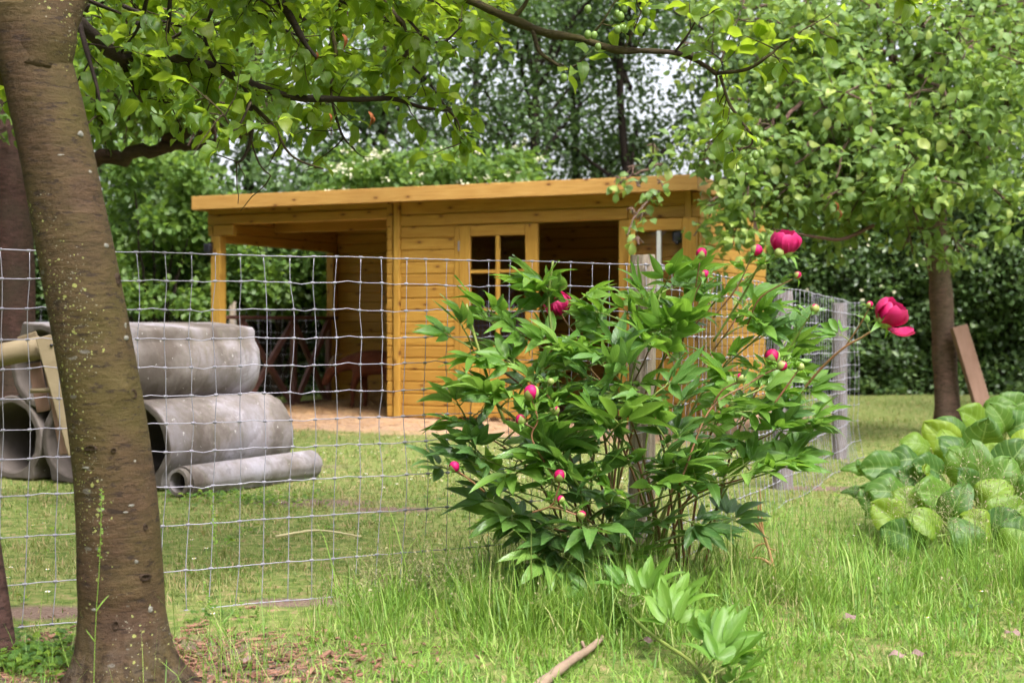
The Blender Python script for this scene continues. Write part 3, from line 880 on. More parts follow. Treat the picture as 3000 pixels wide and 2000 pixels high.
# ================================================================== GOAT under the porch
def make_goat():
    o0 = S2W(1.22, 1.60)
    root = empty("goat", o0, "dark reddish brown goat standing under the porch with its head lowered", "goat")
    # local: +x along the shed front (tail), head towards -x
    J = {'pel': (0.42, 0, .54), 'loin': (0.22, 0, .545), 'chest': (-.02, 0, .50), 'wither': (-.10, 0, .55), 'neck': (-.26, 0, .50), 'poll': (-.41, 0, .42), 'face': (-.47, 0, .33), 'muz': (-.50, 0, .25),
         'tail': (.52, 0, .58), 'tail2': (.56, 0, .64)}
    ed = [('pel', 'loin'), ('loin', 'chest'), ('chest', 'wither'), ('wither', 'neck'), ('neck', 'poll'), ('poll', 'face'), ('face', 'muz'), ('pel', 'tail'), ('tail', 'tail2')]
    rad = {'pel': (.115, .13), 'loin': (.13, .14), 'chest': (.13, .155), 'wither': (.09, .11), 'neck': (.065, .085), 'poll': (.058, .062), 'face': (.048, .05), 'muz': (.034, .034), 'tail': (.04, .03), 'tail2': (.015, .015)}
    for s in (-1, 1):
        n = 'LR'[s > 0]
        sw = 0.05 * s
        for k, p, r in (('sh', (-.06, .075 * s, .40), .06), ('kn', (-.07 + sw, .08 * s, .22), .034), ('fe', (-.07 + sw, .08 * s, .08), .022), ('ho', (-.085 + sw, .08 * s, .0), .028)):
            J[k + n] = p; rad[k + n] = (r, r)
        ed += [('chest', 'sh' + n), ('sh' + n, 'kn' + n), ('kn' + n, 'fe' + n), ('fe' + n, 'ho' + n)]
        for k, p, r in (('th', (.40, .085 * s, .42), .08), ('st', (.36 + sw, .09 * s, .32), .055), ('hk', (.46 + sw, .085 * s, .20), .032), ('hf', (.44 + sw, .085 * s, .07), .022), ('hh', (.43 + sw, .085 * s, .0), .028)):
            J[k + n] = p; rad[k + n] = (r, r)
        ed += [('pel', 'th' + n), ('th' + n, 'st' + n), ('st' + n, 'hk' + n), ('hk' + n, 'hf' + n), ('hf' + n, 'hh' + n)]
    keys = list(J)
    me = bpy.data.meshes.new("goat_body")
    me.from_pydata([J[k] for k in keys], [(keys.index(a), keys.index(b)) for a, b in ed], [])
    me.materials.append(M['goat'])
    b = bpy.data.objects.new("body", me); COL.objects.link(b); b.parent = root
    sk = b.modifiers.new("skin", 'SKIN')
    for i, k in enumerate(keys):
        me.skin_vertices[0].data[i].radius = rad[k]
    me.skin_vertices[0].data[0].use_root = True
    sk.use_smooth_shade = True
    ss = b.modifiers.new("sub", 'SUBSURF'); ss.levels = 2; ss.render_levels = 2
    for s in (-1, 1):
        pts = smooth_path([(-.41, .03 * s, .47), (-.40, .045 * s, .53), (-.36, .055 * s, .59), (-.30, .06 * s, .62)], 12)
        V, F, U = tube(pts, np.linspace(.02, .005, 12), 8)
        h = bpy.data.objects.new("horn", mesh_of("horn", V, F, U, mats=[M['horn']])); COL.objects.link(h); h.parent = root
        tv, tf, tu = leaf_tmpl(4, 2, oval, 0.28, 0.3, 0.3)
        e = bpy.data.objects.new("ear", mesh_of("ear", tv * 0.13, tf, tu, mats=[M['goat']])); COL.objects.link(e); e.parent = root
        e.location = (-.40, .045 * s, .43); e.rotation_euler = (0.2, 0, -math.pi / 2 * (1 + s) + s * 0.3 if s > 0 else 0.3)
    root.rotation_euler = (0, 0, SHED_ROT + 0.18)
make_goat()

# ================================================================== CONCRETE PIPES
AX = unit(np.array([0.5, 0.866, 0]))            # pipe axis, away from the camera
ROWD = np.array([0.866, -0.5, 0])               # along the row
def make_pipe(name, near, length, Ro, Ri, foot, label, group=None, seed=0, footw=0.62):
    rr = random.Random(seed)
    root = empty(name, (near[0], near[1], 0), label, "pipe", group)
    NA, NL = 72, 14
    fa = math.atan2(foot[1], foot[0])
    prof = []
    for i in range(NA):
        a = 2 * math.pi * i / NA
        r = Ro
        da = (a - fa + math.pi) % (2 * math.pi) - math.pi
        if abs(da) < footw * 1.35:                     # flat foot with shoulders
            r = max(Ro * 0.99, min(Ro * 0.97 / max(0.2, math.cos(da)), Ro * 1.24)) if abs(da) < footw else Ro + (Ro * 0.97 / math.cos(footw) - Ro) * max(0, 1 - (abs(da) - footw) / (footw * 0.35))
        prof.append((a, r))
    def ring(t, kind, jit):
        out = []
        for i, (a, r) in enumerate(prof):
            rad = r if kind == 'o' else Ri
            n = noise.noise((math.cos(a) * 2.5 + seed, math.sin(a) * 2.5, t * 2))
            n2 = noise.noise((math.cos(a) * 9 + seed, math.sin(a) * 9, t * 9))
            rad += 0.0035 * n + 0.0012 * n2
            tt = t + jit * (0.4 * n2 + max(0, n) * 0.7)
            c = np.array([near[0], near[1], near[2]]) + AX * tt
            out.append(c + ROWD * math.cos(a) * rad + np.array([0, 0, 1]) * math.sin(a) * rad)
        return out
    V, F, U = [], [], []
    rings = [('o', t) for t in np.linspace(0, length, NL)] + [('i', t) for t in np.linspace(length, 0, NL)]
    for k, (kd, t) in enumerate(rings):
        e = 0.014 if t < 0.01 or t > length - 0.01 else 0.0
        tt = t
        V += ring(tt, kd, e)
    # bevelled rims come from shrinking the end rings slightly
    n = len(rings)
    for k in range(n):
        for i in range(NA):
            a, b = k * NA + i, k * NA + (i + 1) % NA
            c, d = ((k + 1) % n) * NA + (i + 1) % NA, ((k + 1) % n) * NA + i
            F.append((a, d, c, b))
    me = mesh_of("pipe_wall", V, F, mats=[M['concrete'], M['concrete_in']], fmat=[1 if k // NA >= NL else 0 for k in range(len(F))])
    me.set_sharp_from_angle(angle=R(28))
    o = obj("pipe_wall", me, root)
    if Ro < 0.1:
        c0 = np.array(near)
        ang = np.linspace(0, 2 * np.pi, 40, endpoint=False)
        rings_ = [(0.0, .078), (-.035, .077), (-.036, .058), (0.05, .058)]
        Vs = np.concatenate([c0 + AX * t_ + np.outer(np.cos(ang) * r_, ROWD) + np.outer(np.sin(ang) * r_, [0, 0, 1.0]) for t_, r_ in rings_])
        Fs = [(k * 40 + i, k * 40 + (i + 1) % 40, (k + 1) * 40 + (i + 1) % 40, (k + 1) * 40 + i) for k in range(3) for i in range(40)]
        ms_ = mesh_of('spigot', Vs, np.array(Fs)[:, ::-1], mats=[M['concrete']]); ms_.set_sharp_from_angle(angle=R(30))
        obj('spigot', ms_, root)
    bv = o.modifiers.new("bevel", 'BEVEL'); bv.width = 0.012; bv.segments = 2; bv.limit_method = 'ANGLE'; bv.angle_limit = R(50)
    return root
R0, R1 = 0.262, 0.212
g3 = np.array([-2.20, 8.33, R0])
g2 = g3 - ROWD * 0.535; g1 = g2 - ROWD * 0.535
u2 = g3 - ROWD * 0.27 + np.array([0, 0, 0.452]); u1 = u2 - ROWD * 0.54
down, up = (0, -1), (0.10, 1)
make_pipe("concrete_pipe", g3, 1.13, R0, R1, down, "stained concrete pipe on the ground directly behind the small pipe", "large concrete pipes in a stack", 1)
make_pipe("concrete_pipe", g2, 1.13, R0, R1, down, "concrete pipe in the bottom row with its mouth just left of the tree trunk", "large concrete pipes in a stack", 2)
make_pipe("concrete_pipe", g1, 1.13, R0, R1, down, "concrete pipe at the left picture edge, leftmost of the bottom row", "large concrete pipes in a stack", 3)
make_pipe("concrete_pipe", u2, 1.13, R0, R1, up, "pale concrete pipe with flat top, right one of the upper row", "large concrete pipes in a stack", 4)
make_pipe("concrete_pipe", u1, 1.13, R0, R1, up, "upper concrete pipe behind the log, its dark mouth at the far left", "large concrete pipes in a stack", 5)
make_pipe("small_concrete_pipe", np.array([-1.86, 8.0, 0.085]), 1.17, 0.088, 0.06, down, "small narrow concrete pipe lying on the grass before the big pipes", None, 6, 0.5)

# log and planks leaning in front of the pipes
def make_log_frame():
    c = gnd(60, 1480)
    root = empty("log_seesaw", (c[0] - .2, c[1], 0), "pale log and old planks bolted together before the left pipes", "log frame")
    Yd = 7.65
    p0, p1 = at(-190, 1075, Yd), at(118, 1018, Yd)
    P = smooth_path([p0, p1], 10)
    V, F, U = tube(P, [0.062] * 10, 20)
    V += np.array([[0.004 * noise.noise(tuple(v * 9)) for _ in range(3)] for v in V])
    obj("log", mesh_of("log", V, F, U, mats=[M['log']]), root)
    def plank(pa, pb, w, t, mat, name, nrm=(0.25, -1, 0)):
        pa, pb = np.asarray(pa), np.asarray(pb)
        d = unit(pb - pa); X = unit(np.cross(d, nrm)); Z = np.cross(X, d)
        L = np.linalg.norm(pb - pa)
        V, F = boxvf((-w / 2, 0, -t / 2), (w / 2, L, t / 2))
        V = pa + V[:, :1] * X + V[:, 1:2] * d + V[:, 2:] * Z
        o = obj(name, mesh_of(name, V, F, smooth=False, mats=[M[mat]]), root)
        b = o.modifiers.new("bevel", 'BEVEL'); b.width = 0.006; b.segments = 2
        return o
    pl = plank(at(225, 1330, 7.56), at(128, 985, 7.56), 0.085, 0.035, 'log', "upright_plank")
    b0 = at(150, 1011, 7.54)
    V, F, U = tube([b0, b0 + np.array([0, 0.03, 0])], 0.008, 10)
    obj("bolt", mesh_of("bolt", V, F, U, mats=[M['black']]), root)
    plank(at(55, 1000, 7.72), at(110, 982, 7.72), 0.05, 0.02, 'log', "wedge")
    plank(at(128, 1205, 7.70), at(100, 1062, 7.70), 0.07, 0.025, 'plank_old', "prop_plank")
    plank(at(190, 1330, 7.66), at(140, 1060, 7.66), 0.05, 0.03, 'plank_old', "prop_plank")
    V, F, U = tube([at(86, 1145, 7.6), at(185, 1140, 7.6)], 0.013, 10)
    obj("peg", mesh_of("peg", V, F, U, mats=[M['log']]), root)
    q = at(-40, 1050, 7.66)
    plank(np.array([q[0], q[1], 0]), q, 0.07, 0.03, 'plank_old', "prop_plank")
make_log_frame()

# ================================================================== NETTING FENCE
Z_ROWS = [1.215, 1.121, 1.024, 0.926, 0.831, 0.732, 0.637, 0.542, 0.422, 0.292, 0.139, 0.006]
F0, F1, F2 = np.array([-1.665, 4.625]), np.array([0.53, 5.81]), np.array([2.36, 10.2])
def make_fence():
    d01 = unit(F1 - F0); d12 = unit(F2 - F1)
    start = F0 - d01 * 0.75
    L1 = np.linalg.norm(F1 - start); L2 = np.linalg.norm(F2 - F1)
    def path(s):
        """plan position along the netting; it sweeps round the posts"""
        if s < L1 - 0.10: return start + d01 * s
        if s > L1 + 0.12:
            t = s - L1
            q = F1 + d12 * t
            bow = 0.05 * math.sin(math.pi * min(1, max(0, t / L2)) ) + 0.012 * math.sin(t * 5)
            nrm = np.array([d12[1], -d12[0]])
            if t > L2:
                e = t - L2
                return F2 + nrm * 0.0 + np.array([0.09 * math.sin(min(e, .2) / .2 * 1.57), 0.05 + e * 0.6])
            return q + nrm * bow
        a, b = start + d01 * (L1 - 0.10), F1 + d12 * 0.12
        t = (s - L1 + 0.10) / 0.22
        return a * (1 - t) ** 2 + 2 * t * (1 - t) * F1 + b * t * t
    off = 0.075
    def pos(s, z, push=0.0):
        p = path(s)
        e = 0.02
        tg = unit(path(s + e) - path(s - e))
        n = np.array([tg[1], -tg[0]])            # towards the camera side
        sag = 1.0 if s < L1 else 1.0 - 0.075 * min(1, (s - L1) / L2)
        q = p + n * (off + push)
        return np.array([q[0], q[1], z * sag])
    total = L1 + L2 + 0.16
    NS = 1 + int(total / 0.0885)
    rr = random.Random(5)
    root = empty("netting_fence", (F1[0], F1[1], 0), "galvanised wire netting with square cells sweeping round the peony", "fence")
    stay_s = [0.03 + i * 0.0885 + rr.uniform(-.006, .006) for i in range(NS)]
    lean = [[0.010 * noise.noise((i * 0.35, j * 0.55, 2.0)) + rr.uniform(-.003, .003) for j in range(12)] for i in range(NS)]
    for i in range(NS):
        for j in range(8, 12):
            lean[i][j] -= 0.010 * (j - 8) ** 1.35 * (0.7 + 0.6 * noise.noise((i * .2, 7, 0)))
    zj = [[Z_ROWS[j] + 0.006 * noise.noise((i * 0.25, j * 1.7, 9.0)) for j in range(12)] for i in range(NS)]
    push = [[0.018 * noise.noise((i * 0.3, j * 0.4, 5.0)) + (0.02 * (j - 9) if j > 9 else 0) for j in range(12)] for i in range(NS)]
    node = [[pos(stay_s[i] + lean[i][j], zj[i][j], push[i][j]) for j in range(12)] for i in range(NS)]
    for j in range(12):
        mb = MB()
        pts = []
        for i in range(NS):
            a = node[i][j]
            pts.append(a)
            if i < NS - 1:
                b = node[i + 1][j]
                w = (0.0, 0.0058, 0.0, -0.0058)[i % 4] * (1 if 0 < j < 9 else 0.3) * rr.uniform(.6, 1.2) + rr.gauss(0, .0006)
                pts.append(a * .75 + b * .25 + [0, 0, w * .45])
                pts.append((a + b) / 2 + [0, 0, w])
                pts.append(a * .25 + b * .75 + [0, 0, w * .45])
        mb.tube(pts, 0.0017 if 0 < j < 11 else 0.0020, 6)
        for i in range(NS):                         # wrapped knots
            a = node[i][j]
            b = node[min(i + 1, NS - 1)][j]; c = node[max(i - 1, 0)][j]
            d = unit(b - c)
            for q in range(3):
                mb.tube([a + d * (-0.0075 + q * 0.0045), a + d * (-0.0038 + q * 0.0045)], 0.0050, 6)
        obj("strand_wire", mb.build("strand_wire", M['wire']), root)
    for i in range(NS):
        pts = smooth_path([node[i][j] for j in range(12)], 36)
        V, F, U = tube(pts, 0.0015, 6)
        obj("stay_wire", mesh_of("stay_wire", V, F, U, mats=[M['wire']]), root)
make_fence()

def mat_pale_post():
    t = NT("pale_post")
    g = t.noise(t.coord((1, 1, 0.09)), 55, 6, 0.7)
    col = t.ramp(g, [(0.3, (0.09, 0.075, 0.075)), (0.5, (0.20, 0.17, 0.17)), (0.75, (0.29, 0.26, 0.265))])
    return t.done(t.bsdf(col, 0.85, 0.2, t.bump(g, 0.6, 0.008)))
M['pale_post'] = mat_pale_post()
def make_post(x, y, r, h, label, lean=(0, 0), seed=0, mat='weathered', seg=28):
    root = empty("fence_post", (x, y, 0), label, "fence post")
    rings = 26
    V, F = [], []
    for k in range(rings):
        t = k / (rings - 1)
        z = -0.03 + t * (h + 0.03)
        rr_ = r * (1.02 - 0.03 * t) * (1 if k < rings - 1 else 0.94)
        for i in range(seg):
            a = 2 * math.pi * i / seg
            crack = -0.10 * max(0, noise.noise((math.cos(a) * 5 + seed, math.sin(a) * 5, z * 0.9)) - 0.25)
            n = 0.03 * noise.noise((math.cos(a) * 2 + seed, math.sin(a) * 2, z * 3))
            rad = rr_ * (1 + n + crack)
            V.append((x + lean[0] * z + rad * math.cos(a), y + lean[1] * z + rad * math.sin(a), z + (0.006 * noise.noise((math.cos(a), math.sin(a), 4 + seed)) if k >= rings - 2 else 0)))
    for k in range(rings - 1):
        for i in range(seg):
            F.append((k * seg + i, k * seg + (i + 1) % seg, (k + 1) * seg + (i + 1) % seg, (k + 1) * seg + i))
    shaft = obj("shaft", mesh_of("shaft", V, F, mats=[M[mat]]), root)
    c = np.mean(V[-seg:], axis=0) + [0, 0, 0.002]
    V2 = [tuple(c)] + V[-seg:]
    F2 = [(0, 1 + i, 1 + (i + 1) % seg) for i in range(seg)]
    obj("sawn_top", mesh_of("sawn_top", V2, F2, mats=[M[mat]]), root)
make_post(F1[0], F1[1] + 0.0, 0.054, 1.255, "round weathered wooden post where the netting turns, beside the peony", (0.004, 0), 1)
make_post(1.60, 8.39, 0.058, 1.165, "pale wooden post in the middle of the receding netting", (0, 0), 2, 'pale_post')
make_post(2.36, 10.24, 0.052, 1.12, "pale wooden corner post at the far end of the netting", (0, 0), 3, 'pale_post')
make_post(-1.475, 4.10, 0.045, 0.62, "short leaning wooden post at the bottom left picture edge", (-0.155, 0.03), 4, 'bark_far')

# second, plainer fence along the hedge behind the shed
def make_back_fence():
    root = empty("back_fence", (-4.5, 18.2, 0), "thin wire netting fence along the hedge behind the porch", "fence")
    zs = [1.15, 1.0, .86, .72, .58, .44, .3, .17]
    xs = np.arange(-7.6, -1.4, 0.155)
    yy = lambda x: 18.25 + 0.05 * math.sin(x)
    for z in zs:
        V, F, U = tube([(x, yy(x), z + 0.01 * math.sin(x * 9)) for x in xs], 0.0017, 5)
        obj("strand_wire", mesh_of("strand_wire", V, F, U, mats=[M['wire']]), root)
    for x in xs:
        V, F, U = tube([(x, yy(x), 0.0), (x + .01, yy(x), 0.6), (x, yy(x), 1.15)], 0.0014, 5)
        obj("stay_wire", mesh_of("stay_wire", V, F, U, mats=[M['wire']]), root)
    for x in (-7.5, -5.6, -3.6, -1.6):
        V, F, U = tube([(x, yy(x) + .06, -0.02), (x, yy(x) + .06, 1.25)], 0.045, 12)
        obj("fence_stake", mesh_of("fence_stake", V, F, U, mats=[M['weathered']]), root)
make_back_fence()
# ================================================================== FOREGROUND PLUM TREE (left)
PLUM_T = [leaf_tmpl(5, 2, oval, 0.27 + 0.03 * (k % 3), 0.28, (0.25, 0.45, 0.1, 0.6, -0.1, 0.35)[k], 0.22, k, (0.3, -0.3, 0.0, 0.5, -0.5, 0.2)[k]) for k in range(6)]
SIMPLE_LEAF = leaf_tmpl(2, 2, lambda t: (0.05, 1.0, 0.03)[round(t * 2)], 0.30, 0.3, 0.3)
DIAMOND = (np.array([(0, 0, 0), (0.34, 0.5, 0.06), (0, 1, -0.06), (-0.34, 0.5, 0.06)]), np.array([(0, 1, 2), (0, 2, 3)]), np.array([(0, 0), (1, .5), (0, 1), (-1, .5)]))

class Foliage:
    def __init__(s): s.O, s.D, s.N, s.S = [], [], [], []
    def add(s, o, d, n, size):
        s.O.append(o); s.D.append(d); s.N.append(n); s.S.append(size)
    def arr(s): return np.array(s.O), np.array(s.D), np.array(s.N), np.array(s.S)

def twig_leaves(fol, twigs, p0, d0, length, nleaf, size, rr, droop=0.5, rad=0.0028, mat=0):
    """a thin twig from p0 with leaves along it and a rosette at its end"""
    d = unit(d0)
    pts = [p0]
    m = 5
    for k in range(m):
        d = unit(d + np.array([rr.gauss(0, .18), rr.gauss(0, .18), rr.gauss(0, .16)]))
        pts.append(pts[-1] + d * length / m)
    pts = np.array(pts)
    if twigs is not None:
        twigs.tube(pts, np.linspace(rad, rad * 0.45, m + 1), 5, rr.random(), mat, cap=False)
    for q in range(nleaf):
        t = (0.25 + 0.75 * (q + 0.5) / nleaf) if q < nleaf * 0.55 else rr.uniform(0.85, 1.0)
        i = min(m - 1, int(t * m)); f = t * m - i
        p = pts[i] * (1 - f) + pts[i + 1] * f
        ax = unit(pts[i + 1] - pts[i])
        side = unit(np.array([rr.gauss(0, 1), rr.gauss(0, 1), rr.gauss(0, .6)]))
        ld = unit(ax * rr.uniform(.2, .9) + side * 0.9 + np.array([0, 0, -droop * rr.random()]))
        nn = unit(np.array([rr.gauss(0, .45), rr.gauss(0, .45) - 0.15, 1.0]))
        fol.add(p + ld * size * 0.12, ld, nn, size * rr.uniform(0.72, 1.15))
    return pts

def make_plum_tree():
    Y0 = 3.85
    base = at(368, 2000, Y0); base[2] = 0
    root = empty("plum_tree", base, "thick leaning plum tree trunk with lichen and spreading leafy branches overhead", "tree")
    rr = random.Random(21)
    # ---- trunk
    spine = [(374, 2030, 145), (368, 1960, 150), (364, 1880, 138), (360, 1780, 130), (356, 1700, 130), (345, 1500, 124), (322, 1300, 120), (272, 1000, 117), (216, 700, 115), (176, 500, 112), (134, 300, 112), (92, 130, 108), (74, 30, 113)]
    P = np.array([at(x, y, Y0) for x, y, r in spine]); P[0][2] = -0.05
    W = np.array([r for *_, r in spine]) * Y0 / F_PX
    n, seg = 150, 72
    PP = smooth_path(P, n)
    WW = np.interp(np.linspace(0, len(W) - 1, n), range(len(W)), W)
    V, F, U = [], [], []
    for k in range(n):
        z = PP[k][2]
        for i in range(seg):
            a = 2 * math.pi * i / seg
            ca, sa = math.cos(a), math.sin(a)
            flare = math.exp(-max(0, z) / 0.055)
            lobes = 0.5 + 0.5 * math.cos(a * 5 + 0.6) + 0.3 * math.cos(a * 3 - 1.1)
            r = WW[k] * 0.955 * (1 + flare * (0.16 + 0.42 * max(0, lobes)))
            r *= 1 + 0.035 * noise.noise((ca * 1.3, sa * 1.3, z * 2.2)) + 0.010 * noise.noise((ca * 4, sa * 4, z * 9)) + 0.004 * noise.noise((ca * 14, sa * 14, z * 30))
            if z < 0.26:
                r *= 1 + (0.26 - z) * (0.16 * noise.noise((ca * 6, sa * 6, z * 5)) + 0.12 * noise.noise((ca * 16, sa * 16, z * 18)))
            for (ka, kz, kr, kh) in ((-1.2, 1.02, .05, .10), (-0.75, .80, .035, .16), (-1.9, .42, .05, .06), (-1.35, .27, .06, .06), (-0.5, 1.35, .05, .06)):   # knots and old branch scars
                da = (a - ka + math.pi) % (2 * math.pi) - math.pi
                e = (da * WW[k] / kr) ** 2 + ((z - kz) / kr / 0.7) ** 2
                if e < 4: r *= 1 + kh * math.exp(-e * 1.5) - 0.5 * kh * math.exp(-e * 9)
            V.append((PP[k][0] + r * ca, PP[k][1] + r * sa, z)); U.append((i / seg, z))
    for k in range(n - 1):
        for i in range(seg):
            F.append((k * seg + i, k * seg + (i + 1) % seg, (k + 1) * seg + (i + 1) % seg, (k + 1) * seg + i))
    obj("trunk", mesh_of("trunk", V, F, U, mats=[M['bark']]), root)
    # knots and lichen patches lying on the bark
    def on_trunk(x, y):
        d = ray(x, y)
        z = CAM_H + d[2] * (Y0 - .1) / d[1]
        k = int(np.argmin(np.abs(PP[:, 2] - z)))
        c, r = PP[k], WW[k] * .955
        # nearest hit of the view ray with the local cylinder (plan)
        o2, d2 = np.array([0 - c[0], 0 - c[1]]), d[:2]
        A_, B_, C_ = d2 @ d2, 2 * o2 @ d2, o2 @ o2 - r * r
        disc = max(0, B_ * B_ - 4 * A_ * C_)
        t_ = (-B_ - math.sqrt(disc)) / (2 * A_)
        p = np.array([0, 0, CAM_H]) + d * t_
        n_ = unit(np.array([p[0] - c[0], p[1] - c[1], 0]))
        return p, n_
    def patch(nm, x, y, w, h, mat, depth, seed, rim=False):
        q = random.Random(seed)
        p, nn = on_trunk(x, y)
        tx = unit(np.cross((0, 0, 1.0), nn)); tz = np.cross(nn, tx)
        V, F = [], []
        rr_ = [0, .45, .75, 1.0]
        nseg = 16
        ph = q.random() * 9
        prof = (depth * .2, -depth * .2, depth, -.004) if rim else (depth, depth, depth * .8, -.002)
        for k, f in enumerate(rr_):
            for i in range(nseg):
                a = 6.283 * i / nseg
                wob = 1 + .28 * noise.noise((math.cos(a) * 1.6 + ph, math.sin(a) * 1.6, seed))
                dx, dz = math.cos(a) * w * f * wob, math.sin(a) * h * f * wob
                cyl = math.sqrt(max(0, .108 ** 2 - dx * dx)) - .108
                V.append(p + tx * dx + tz * dz + nn * (prof[k] + cyl))
        for k in range(3):
            for i in range(nseg):
                F.append((k * nseg + i, (k + 1) * nseg + i, (k + 1) * nseg + (i + 1) % nseg, k * nseg + (i + 1) % nseg))
        obj(nm, mesh_of(nm, V, F, mats=[M[mat]]), root)
    for k, (x, y, w, h) in enumerate(((388, 1154, .018, .014), (265, 1312, .022, .008), (333, 1318, .008, .008), (345, 820, .012, .018), (425, 1543, .008, .009), (425, 1690, .022, .010), (340, 1830, .010, .016))):
        patch("bark_knot", x, y, w, h, 'knot', .006, k + 1, True)
    for k, (x, y, w, h) in enumerate(((238, 393, .010, .008), (264, 505, .009, .006), (313, 720, .010, .007), (368, 955, .007, .010), (372, 990, .012, .006), (250, 1370, .012, .003), (447, 1380, .008, .009), (385, 1480, .010, .004), (368, 1500, .008, .003), (442, 1785, .008, .010), (400, 1645, .006, .006), (275, 1785, .015, .005), (235, 1650, .010, .005), (180, 455, .018, .004), (430, 1430, .006, .006), (395, 1350, .005, .004))):
        patch("lichen_patch", x, y, w, h, 'lichen', .0015, k + 40)
    # fork
    def limb(pxs, r0, r1, mat='bark', n=30, seg=20, nm="branch", knob=0.1):
        pts = smooth_path([at(*p) for p in pxs], n)
        rad = np.linspace(r0, r1, n)
        rad = rad * (1 + knob * np.array([noise.noise(tuple(p * 11)) + 0.7 * noise.noise(tuple(p * 30)) for p in pts]))
        V, F, U = tube(pts, rad, seg)
        obj(nm, mesh_of(nm, V, F, U, mats=[M[mat]]), root)
        return pts
    limb([(66, 210, 3.87), (34, 60, 3.92), (-20, -90, 3.95), (-90, -260, 4.0)], 0.085, 0.06, 'bark')
    limb([(112, 200, 3.84), (140, 70, 3.84), (205, -60, 3.9), (330, -190, 4.1), (520, -300, 4.5), (900, -330, 4.9)], 0.088, 0.05, 'bark')
    # ---- branches in view (photo pixel, depth)
    B = []
    def br(pxs, r0, r1, mat='bark_moss', dens=1.0, n=26, near=False):
        pts = limb(pxs, r0, r1, mat, n, 9, knob=0.28)
        B.append((pts, r0, dens, near))
    # sharp mossy branch at top centre with its side twigs
    br([(1150, -150, 5.3), (1330, -30, 5.25), (1420, 22, 5.2), (1510, 62, 5.2), (1600, 98, 5.2), (1700, 114, 5.15), (1800, 146, 5.1), (1900, 150, 5.1), (1990, 158, 5.1), (2060, 190, 5.1), (2100, 218, 5.1)], 0.021, 0.0075, dens=0.0, n=60, near=True)
    br([(2100, 216, 5.1), (2190, 203, 5.05), (2250, 165, 5.0), (2310, 118, 5.0), (2385, 68, 5.0)], 0.0065, 0.003, dens=1.0, near=True)
    br([(2098, 214, 5.1), (2104, 300, 5.1)], 0.004, 0.002, dens=0.2, near=True, n=8)
    br([(2110, 222, 5.1), (2135, 300, 5.1), (2170, 352, 5.08), (2204, 402, 5.05), (2196, 428, 5.05), (2160, 438, 5.05)], 0.0065, 0.003, dens=1.2, near=True)
    br([(1560, 88, 5.2), (1580, 150, 5.18), (1620, 182, 5.15), (1660, 204, 5.12), (1692, 190, 5.1)], 0.0085, 0.004, dens=0.35, near=True)
    br([(1720, 116, 5.15), (1760, 72, 5.12), (1800, 8, 5.1)], 0.005, 0.0025, dens=0.8, near=True)
    br([(1830, 140, 5.1), (1856, 88, 5.1), (1880, 30, 5.1)], 0.005, 0.0025, dens=1.0, near=True)
    br([(1975, 155, 5.1), (2010, 110, 5.05), (2040, 60, 5.05)], 0.005, 0.0025, dens=0.8, near=True)
    br([(2100, 216, 5.1), (2130, 130, 5.15), (2165, 50, 5.2)], 0.004, 0.002, dens=0.9, near=True)
    br([(1500, 58, 5.2), (1540, 10, 5.2), (1560, -60, 5.2)], 0.009, 0.006, dens=0.5, near=True)
    br([(2560, -60, 5.0), (2640, -20, 5.0), (2690, 12, 5.0)], 0.004, 0.002, dens=1.4, near=True)
    # left canopy
    br([(205, 45, 4.4), (290, 120, 4.5), (350, 168, 4.6), (450, 162, 4.7), (550, 176, 4.8), (640, 202, 4.9), (720, 240, 5.0), (850, 284, 5.1), (950, 290, 5.2), (1060, 292, 5.2), (1150, 290, 5.2), (1240, 316, 5.2), (1320, 324, 5.2)], 0.024, 0.005, 'bark_dark', 0.9, 60)
    br([(1310, 318, 5.2), (1342, 360, 5.2), (1352, 425, 5.2)], 0.005, 0.0025, dens=1.1)
    br([(1200, 190, 5.2), (1255, 240, 5.2), (1300, 305, 5.2), (1322, 322, 5.2)], 0.005, 0.004, dens=0.6)
    br([(690, 220, 4.95), (730, 290, 5.0), (735, 400, 5.0), (715, 460, 5.0), (690, 480, 5.0)], 0.010, 0.004, 'bark_dark', 1.1)
    br([(732, 400, 5.0), (760, 480, 5.0), (796, 518, 5.0)], 0.004, 0.002, dens=0.2)
    br([(740, 310, 5.0), (800, 370, 5.0), (840, 440, 5.0), (880, 472, 5.0), (948, 495, 5.0)], 0.008, 0.0025, dens=0.35)
    br([(735, 300, 4.6), (690, 380, 4.55), (650, 330, 4.5), (600, 280, 4.5)], 0.005, 0.002, dens=1.6)
    br([(437, -40, 4.3), (420, 40, 4.4), (395, 100, 4.5), (350, 160, 4.6)], 0.007, 0.004, 'bark_dark', 0.6)
    br([(500, -40, 4.5), (492, 80, 4.6), (470, 140, 4.7), (440, 165, 4.7)], 0.008, 0.006, 'bark_dark', 0.5)
    br([(780, -60, 4.9), (850, 50, 5.0), (895, 130, 5.0), (930, 172, 5.0)], 0.017, 0.006, 'bark_dark', 0.8)
    br([(1105, -40, 5.2), (1150, 40, 5.2), (1182, 75, 5.2), (1192, 150, 5.2), (1170, 190, 5.2)], 0.013, 0.004, dens=0.9)
    br([(1150, -10, 5.1), (1200, 62, 5.1), (1250, 112, 5.1), (1300, 124, 5.1), (1352, 78, 5.1)], 0.008, 0.003, dens=1.0)
    br([(970, 80, 5.3), (985, 170, 5.3), (970, 270, 5.3), (1000, 390, 5.3), (1040, 440, 5.3)], 0.008, 0.003, dens=1.0)
    br([(980, -30, 5.4), (1000, 60, 5.4), (960, 140, 5.4), (880, 230, 5.3)], 0.006, 0.003, dens=0.9)
